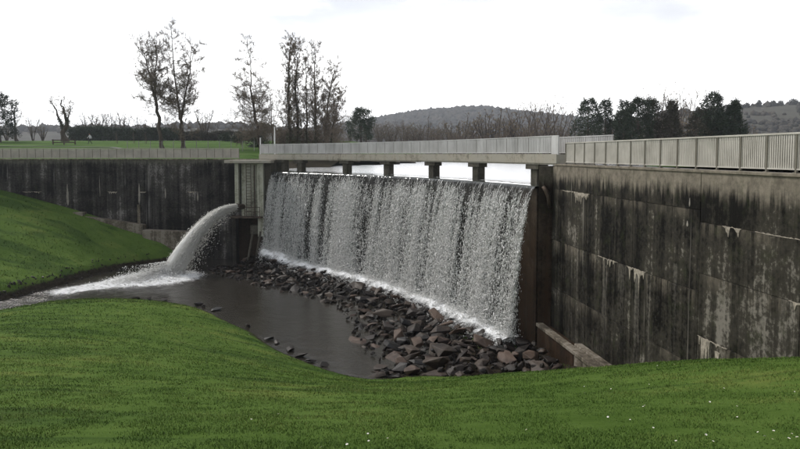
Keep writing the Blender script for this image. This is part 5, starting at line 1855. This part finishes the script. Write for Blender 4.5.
def person(px, Yp, heading):
    x = (px - 400) / 640 * Yp
    z = land(x, Yp)
    t = thing('person', 'person walking across the park lawn in a pale top and dark trousers', 'person', (x, Yp, z))
    J = {  # facing +X (right), mid stride
        'pelvis': ((0, 0, .95), (.15, .11)), 'waist': ((.01, 0, 1.10), (.14, .10)), 'chest': ((.03, 0, 1.32), (.19, .13)), 'neck': ((.05, 0, 1.49), (.06, .06)), 'chin': ((.07, 0, 1.57), (.075, .085)), 'head': ((.07, 0, 1.66), (.085, .10)), 'crown': ((.06, 0, 1.73), (.06, .07)),
        'shL': ((.02, .18, 1.42), (.07, .07)), 'elL': ((.16, .23, 1.17), (.05, .05)), 'wrL': ((.36, .20, 1.02), (.036, .036)), 'haL': ((.44, .19, 1.01), (.04, .028)),
        'shR': ((.02, -.18, 1.42), (.07, .07)), 'elR': ((-.12, -.24, 1.16), (.05, .05)), 'wrR': ((-.16, -.23, .91), (.036, .036)), 'haR': ((-.15, -.22, .82), (.04, .028)),
        'hiL': ((-.01, .10, .90), (.10, .10)), 'knL': ((-.06, .10, .50), (.065, .065)), 'anL': ((-.36, .10, .14), (.042, .042)), 'toL': ((-.22, .10, .05), (.04, .03)),
        'hiR': ((.01, -.10, .90), (.10, .10)), 'knR': ((.24, -.10, .52), (.065, .065)), 'anR': ((.36, -.10, .09), (.042, .042)), 'toR': ((.54, -.10, .06), (.04, .03))}
    E = [('pelvis', 'waist'), ('waist', 'chest'), ('chest', 'neck'), ('neck', 'chin'), ('chin', 'head'), ('head', 'crown'), ('chest', 'shL'), ('shL', 'elL'), ('elL', 'wrL'), ('wrL', 'haL'), ('chest', 'shR'), ('shR', 'elR'), ('elR', 'wrR'), ('wrR', 'haR'), ('pelvis', 'hiL'), ('hiL', 'knL'), ('knL', 'anL'), ('anL', 'toL'), ('pelvis', 'hiR'), ('hiR', 'knR'), ('knR', 'anR'), ('anR', 'toR')]
    names = list(J)
    me = bpy.data.meshes.new('body')
    me.from_pydata([J[k][0] for k in names], [(names.index(a), names.index(b)) for a, b in E], [])
    o = bpy.data.objects.new('body', me)
    COL.objects.link(o)
    sk = o.modifiers.new('skin', 'SKIN')
    for k, v in zip(names, me.skin_vertices[0].data):
        v.radius = J[k][1]
    me.skin_vertices[0].data[0].use_root = True
    ss = o.modifiers.new('sub', 'SUBSURF'); ss.levels = 2; ss.render_levels = 2
    dg = bpy.context.evaluated_depsgraph_get()
    m2 = bpy.data.meshes.new_from_object(o.evaluated_get(dg))
    o.modifiers.clear()
    o.data = m2
    for m_ in (simple('pale_knit_top', (.55, .55, .56), (.70, .70, .71), 20, .9, .1), simple('dark_trousers', (.012, .013, .018), (.03, .03, .036), 20, .9, .1), simple('skin_tone', (.42, .26, .19), (.50, .32, .24), 10, .6, 0), simple('dark_shoe', (.015, .013, .012), (.03, .026, .024), 10, .5, 0)):
        m2.materials.append(m_)
    for p in m2.polygons:
        c = p.center
        p.use_smooth = True
        hand = (c.x > .36 and 0.9 < c.z < 1.15) or (c.y < -.16 and c.z < .89 and c.z > .7)
        p.material_index = 2 if (c.z > 1.50 or hand) else (0 if c.z > .93 else (3 if c.z < .11 else 1))
    o.parent = t
    hm = MB()
    vs, fs = [], []
    bm = bmesh.new(); bmesh.ops.create_uvsphere(bm, u_segments=12, v_segments=8, radius=1)
    hm.add([(v.co.x * .105 + .045, v.co.y * .095, v.co.z * .095 + 1.70) for v in bm.verts], [tuple(q.index for q in f.verts) for f in bm.faces if f.calc_center_median().z > -.25 or f.calc_center_median().x < -.2])
    bm.free()
    h_ = hm.mesh('hair', simple('brown_hair', (.03, .018, .01), (.07, .04, .025), 20, .7, .2), True)
    ho = bpy.data.objects.new('hair', h_); COL.objects.link(ho); ho.parent = t
    fm = MB()
    fm.tube([(.16, 0, 1.655), (.185, 0, 1.625)], [.012, .018], 6)
    fo = bpy.data.objects.new('nose', fm.mesh('nose', m2.materials[2], True)); COL.objects.link(fo); fo.parent = t
    t.rotation_euler = (0, 0, heading)
    return t
person(91, 106.0, R(180))

# pale path across the park
pp = [(-66, 99), (-50, 97.5), (-43, 95.5), (-40, 92)]
mb = MB()
for (x0, y0), (x1, y1) in zip(pp[:-1], pp[1:]):
    z0, z1 = land(x0, y0) + .03, land(x1, y1) + .03
    mb.add([(x0, y0 - .7, z0 + .0), (x1, y1 - .7, z1), (x1, y1 + .7, land(x1, y1 + .7) + .03), (x0, y0 + .7, land(x0, y0 + .7) + .03)], [(0, 1, 2, 3)])
mb.build('park_path', M_PATH, kind='structure')

# ================================================================== grass and daisies
def blades(name, N, yr, hmul, seed):
    rg = np.random.default_rng(seed)
    u = rg.uniform(0, 1, N)
    Y = yr[0] * (yr[1] / yr[0]) ** u
    X = rg.uniform(-.70, .70, N) * Y
    # stands in small uneven clumps
    cl = vnoise(X * 2.2, Y * 2.2, 12, 3)
    ok = (X < wall_r(Y) - .1) & (X > -48) & (cl > rg.uniform(.22, .55, N))
    X, Y, cl = X[ok], Y[ok], cl[ok]
    Zg = ground(X, Y)
    ok = (Zg > -10.62) & ~inside(X, Y, apron + [(9.5, 29), (9.5, 36)])
    X, Y, Zg, cl = X[ok], Y[ok], Zg[ok], cl[ok]
    N = len(X)
    k = np.maximum(1, Y / 9.0)
    h = hmul * rg.uniform(.55, 1.3, N) * (.6 + .9 * cl) * k ** .45
    w = .0034 * k * rg.uniform(.8, 1.5, N)
    a = rg.uniform(0, 6.28, N)
    tilt = rg.uniform(.15, .9, N)
    d = np.c_[np.cos(a), np.sin(a)]
    sx = np.c_[-d[:, 1], d[:, 0]]
    P0 = np.c_[X, Y, Zg - .01]
    mid = P0 + np.c_[d * (h * tilt * .30)[:, None], h * .62]
    tip = P0 + np.c_[d * (h * tilt * .95)[:, None], h * (1.0 - .25 * tilt)]
    S = np.c_[sx, np.zeros(N)]
    V = np.stack([P0 - S * w[:, None], P0 + S * w[:, None], mid + S * (w * .8)[:, None], mid - S * (w * .8)[:, None], tip], 1)
    base = np.arange(N)[:, None, None] * 5
    F = (base + np.array([[0, 1, 2], [0, 2, 3], [3, 2, 4]])[None]).reshape(-1, 3)
    me = np_mesh(name, V.reshape(-1, 3), F, M_BLADE)
    set_attr(me, 'tone', np.repeat(np.clip(rg.normal(.5, .25, N) + .4 * (cl - .4), 0, 1), 5))
    link(name, me, kind='stuff')
blades('grass', 250000, (5.2, 50), .036, 1)
blades('bank_grass', 60000, (42, 66), .045, 2)

# daisies: a yellow disc with a ring of white petals on a short stem
M_PETAL = simple('white_petal', (.72, .72, .70), (.82, .82, .80), 5, .7, 0)
M_YOLK = simple('yellow_disc', (.55, .35, .03), (.70, .48, .05), 5, .7, 0)
dm = MB()
dm.tube([(0, 0, 0), (0.004, 0, .075)], .0025, 4, mi=2)
for k in range(11):
    a = 6.28 * k / 11
    c, s = math.cos(a), math.sin(a)
    q = .0045
    dm.add([(.006 * c + q * s, .006 * s - q * c, .077), (.022 * c + q * 1.2 * s, .022 * s - q * 1.2 * c, .081), (.022 * c - q * 1.2 * s, .022 * s + q * 1.2 * c, .081), (.006 * c - q * s, .006 * s + q * c, .077)], [(0, 1, 2, 3)], 0)
dm.tube([(.002, 0, .076), (.002, 0, .083)], [.008, .006], 8, mi=1)
d_me = dm.mesh('daisy', [M_PETAL, M_YOLK, M_BLADE])
rg = np.random.default_rng(8)
patches = [(647, 420, 6, .55), (652, 430, 3, .3), (720, 437, 6, .35), (772, 432, 10, .45), (785, 440, 9, .4), (765, 395, 4, .7), (722, 391, 2, .5), (675, 367, 2, .3), (650, 387, 2, .4), (615, 421, 3, .7), (595, 390, 2, .6), (275, 422, 5, .4), (352, 448, 7, .5), (380, 445, 4, .4), (735, 405, 2, .5), (190, 345, 5, 1.8), (240, 330, 4, 1.5), (700, 441, 4, .5), (560, 436, 3, .6)]
for px, py, n_, spread in patches:
    # walk the sight line down to the lawn once, then scatter around that spot
    dx, dv = (px - 400) / 640, (py - 190.9) / 640
    cy_, sy_ = math.cos(R(3.3)) - dv * math.sin(R(3.3)), -math.sin(R(3.3)) - dv * math.cos(R(3.3))
    ts = np.linspace(4, 45, 400)
    hit = np.argmax(sy_ * ts <= ground(dx * ts, cy_ * ts))
    x0, y0 = dx * ts[hit], cy_ * ts[hit]
    for _ in range(max(2, int(n_ * .7))):
        x, y = x0 + rg.normal(0, spread * .6), y0 + rg.normal(0, spread)
        if x > wall_r(y) - .4 or y < 5.4:
            continue
        o = bpy.data.objects.new('daisy', d_me)
        COL.objects.link(o)
        o.location = (x, y, float(ground(np.array(x), np.array(y))))
        o.rotation_euler = (rg.normal(-.2, .25), rg.normal(0, .25), rg.uniform(0, 6))
        sc = .42 + .2 * rg.uniform()
        o.scale = (sc,) * 3
        side = 'right foreground' if px > 560 else 'left foreground'
        tag(o, f'small white daisy in the {side} grass', 'daisy', f'daisies in the {side} grass')
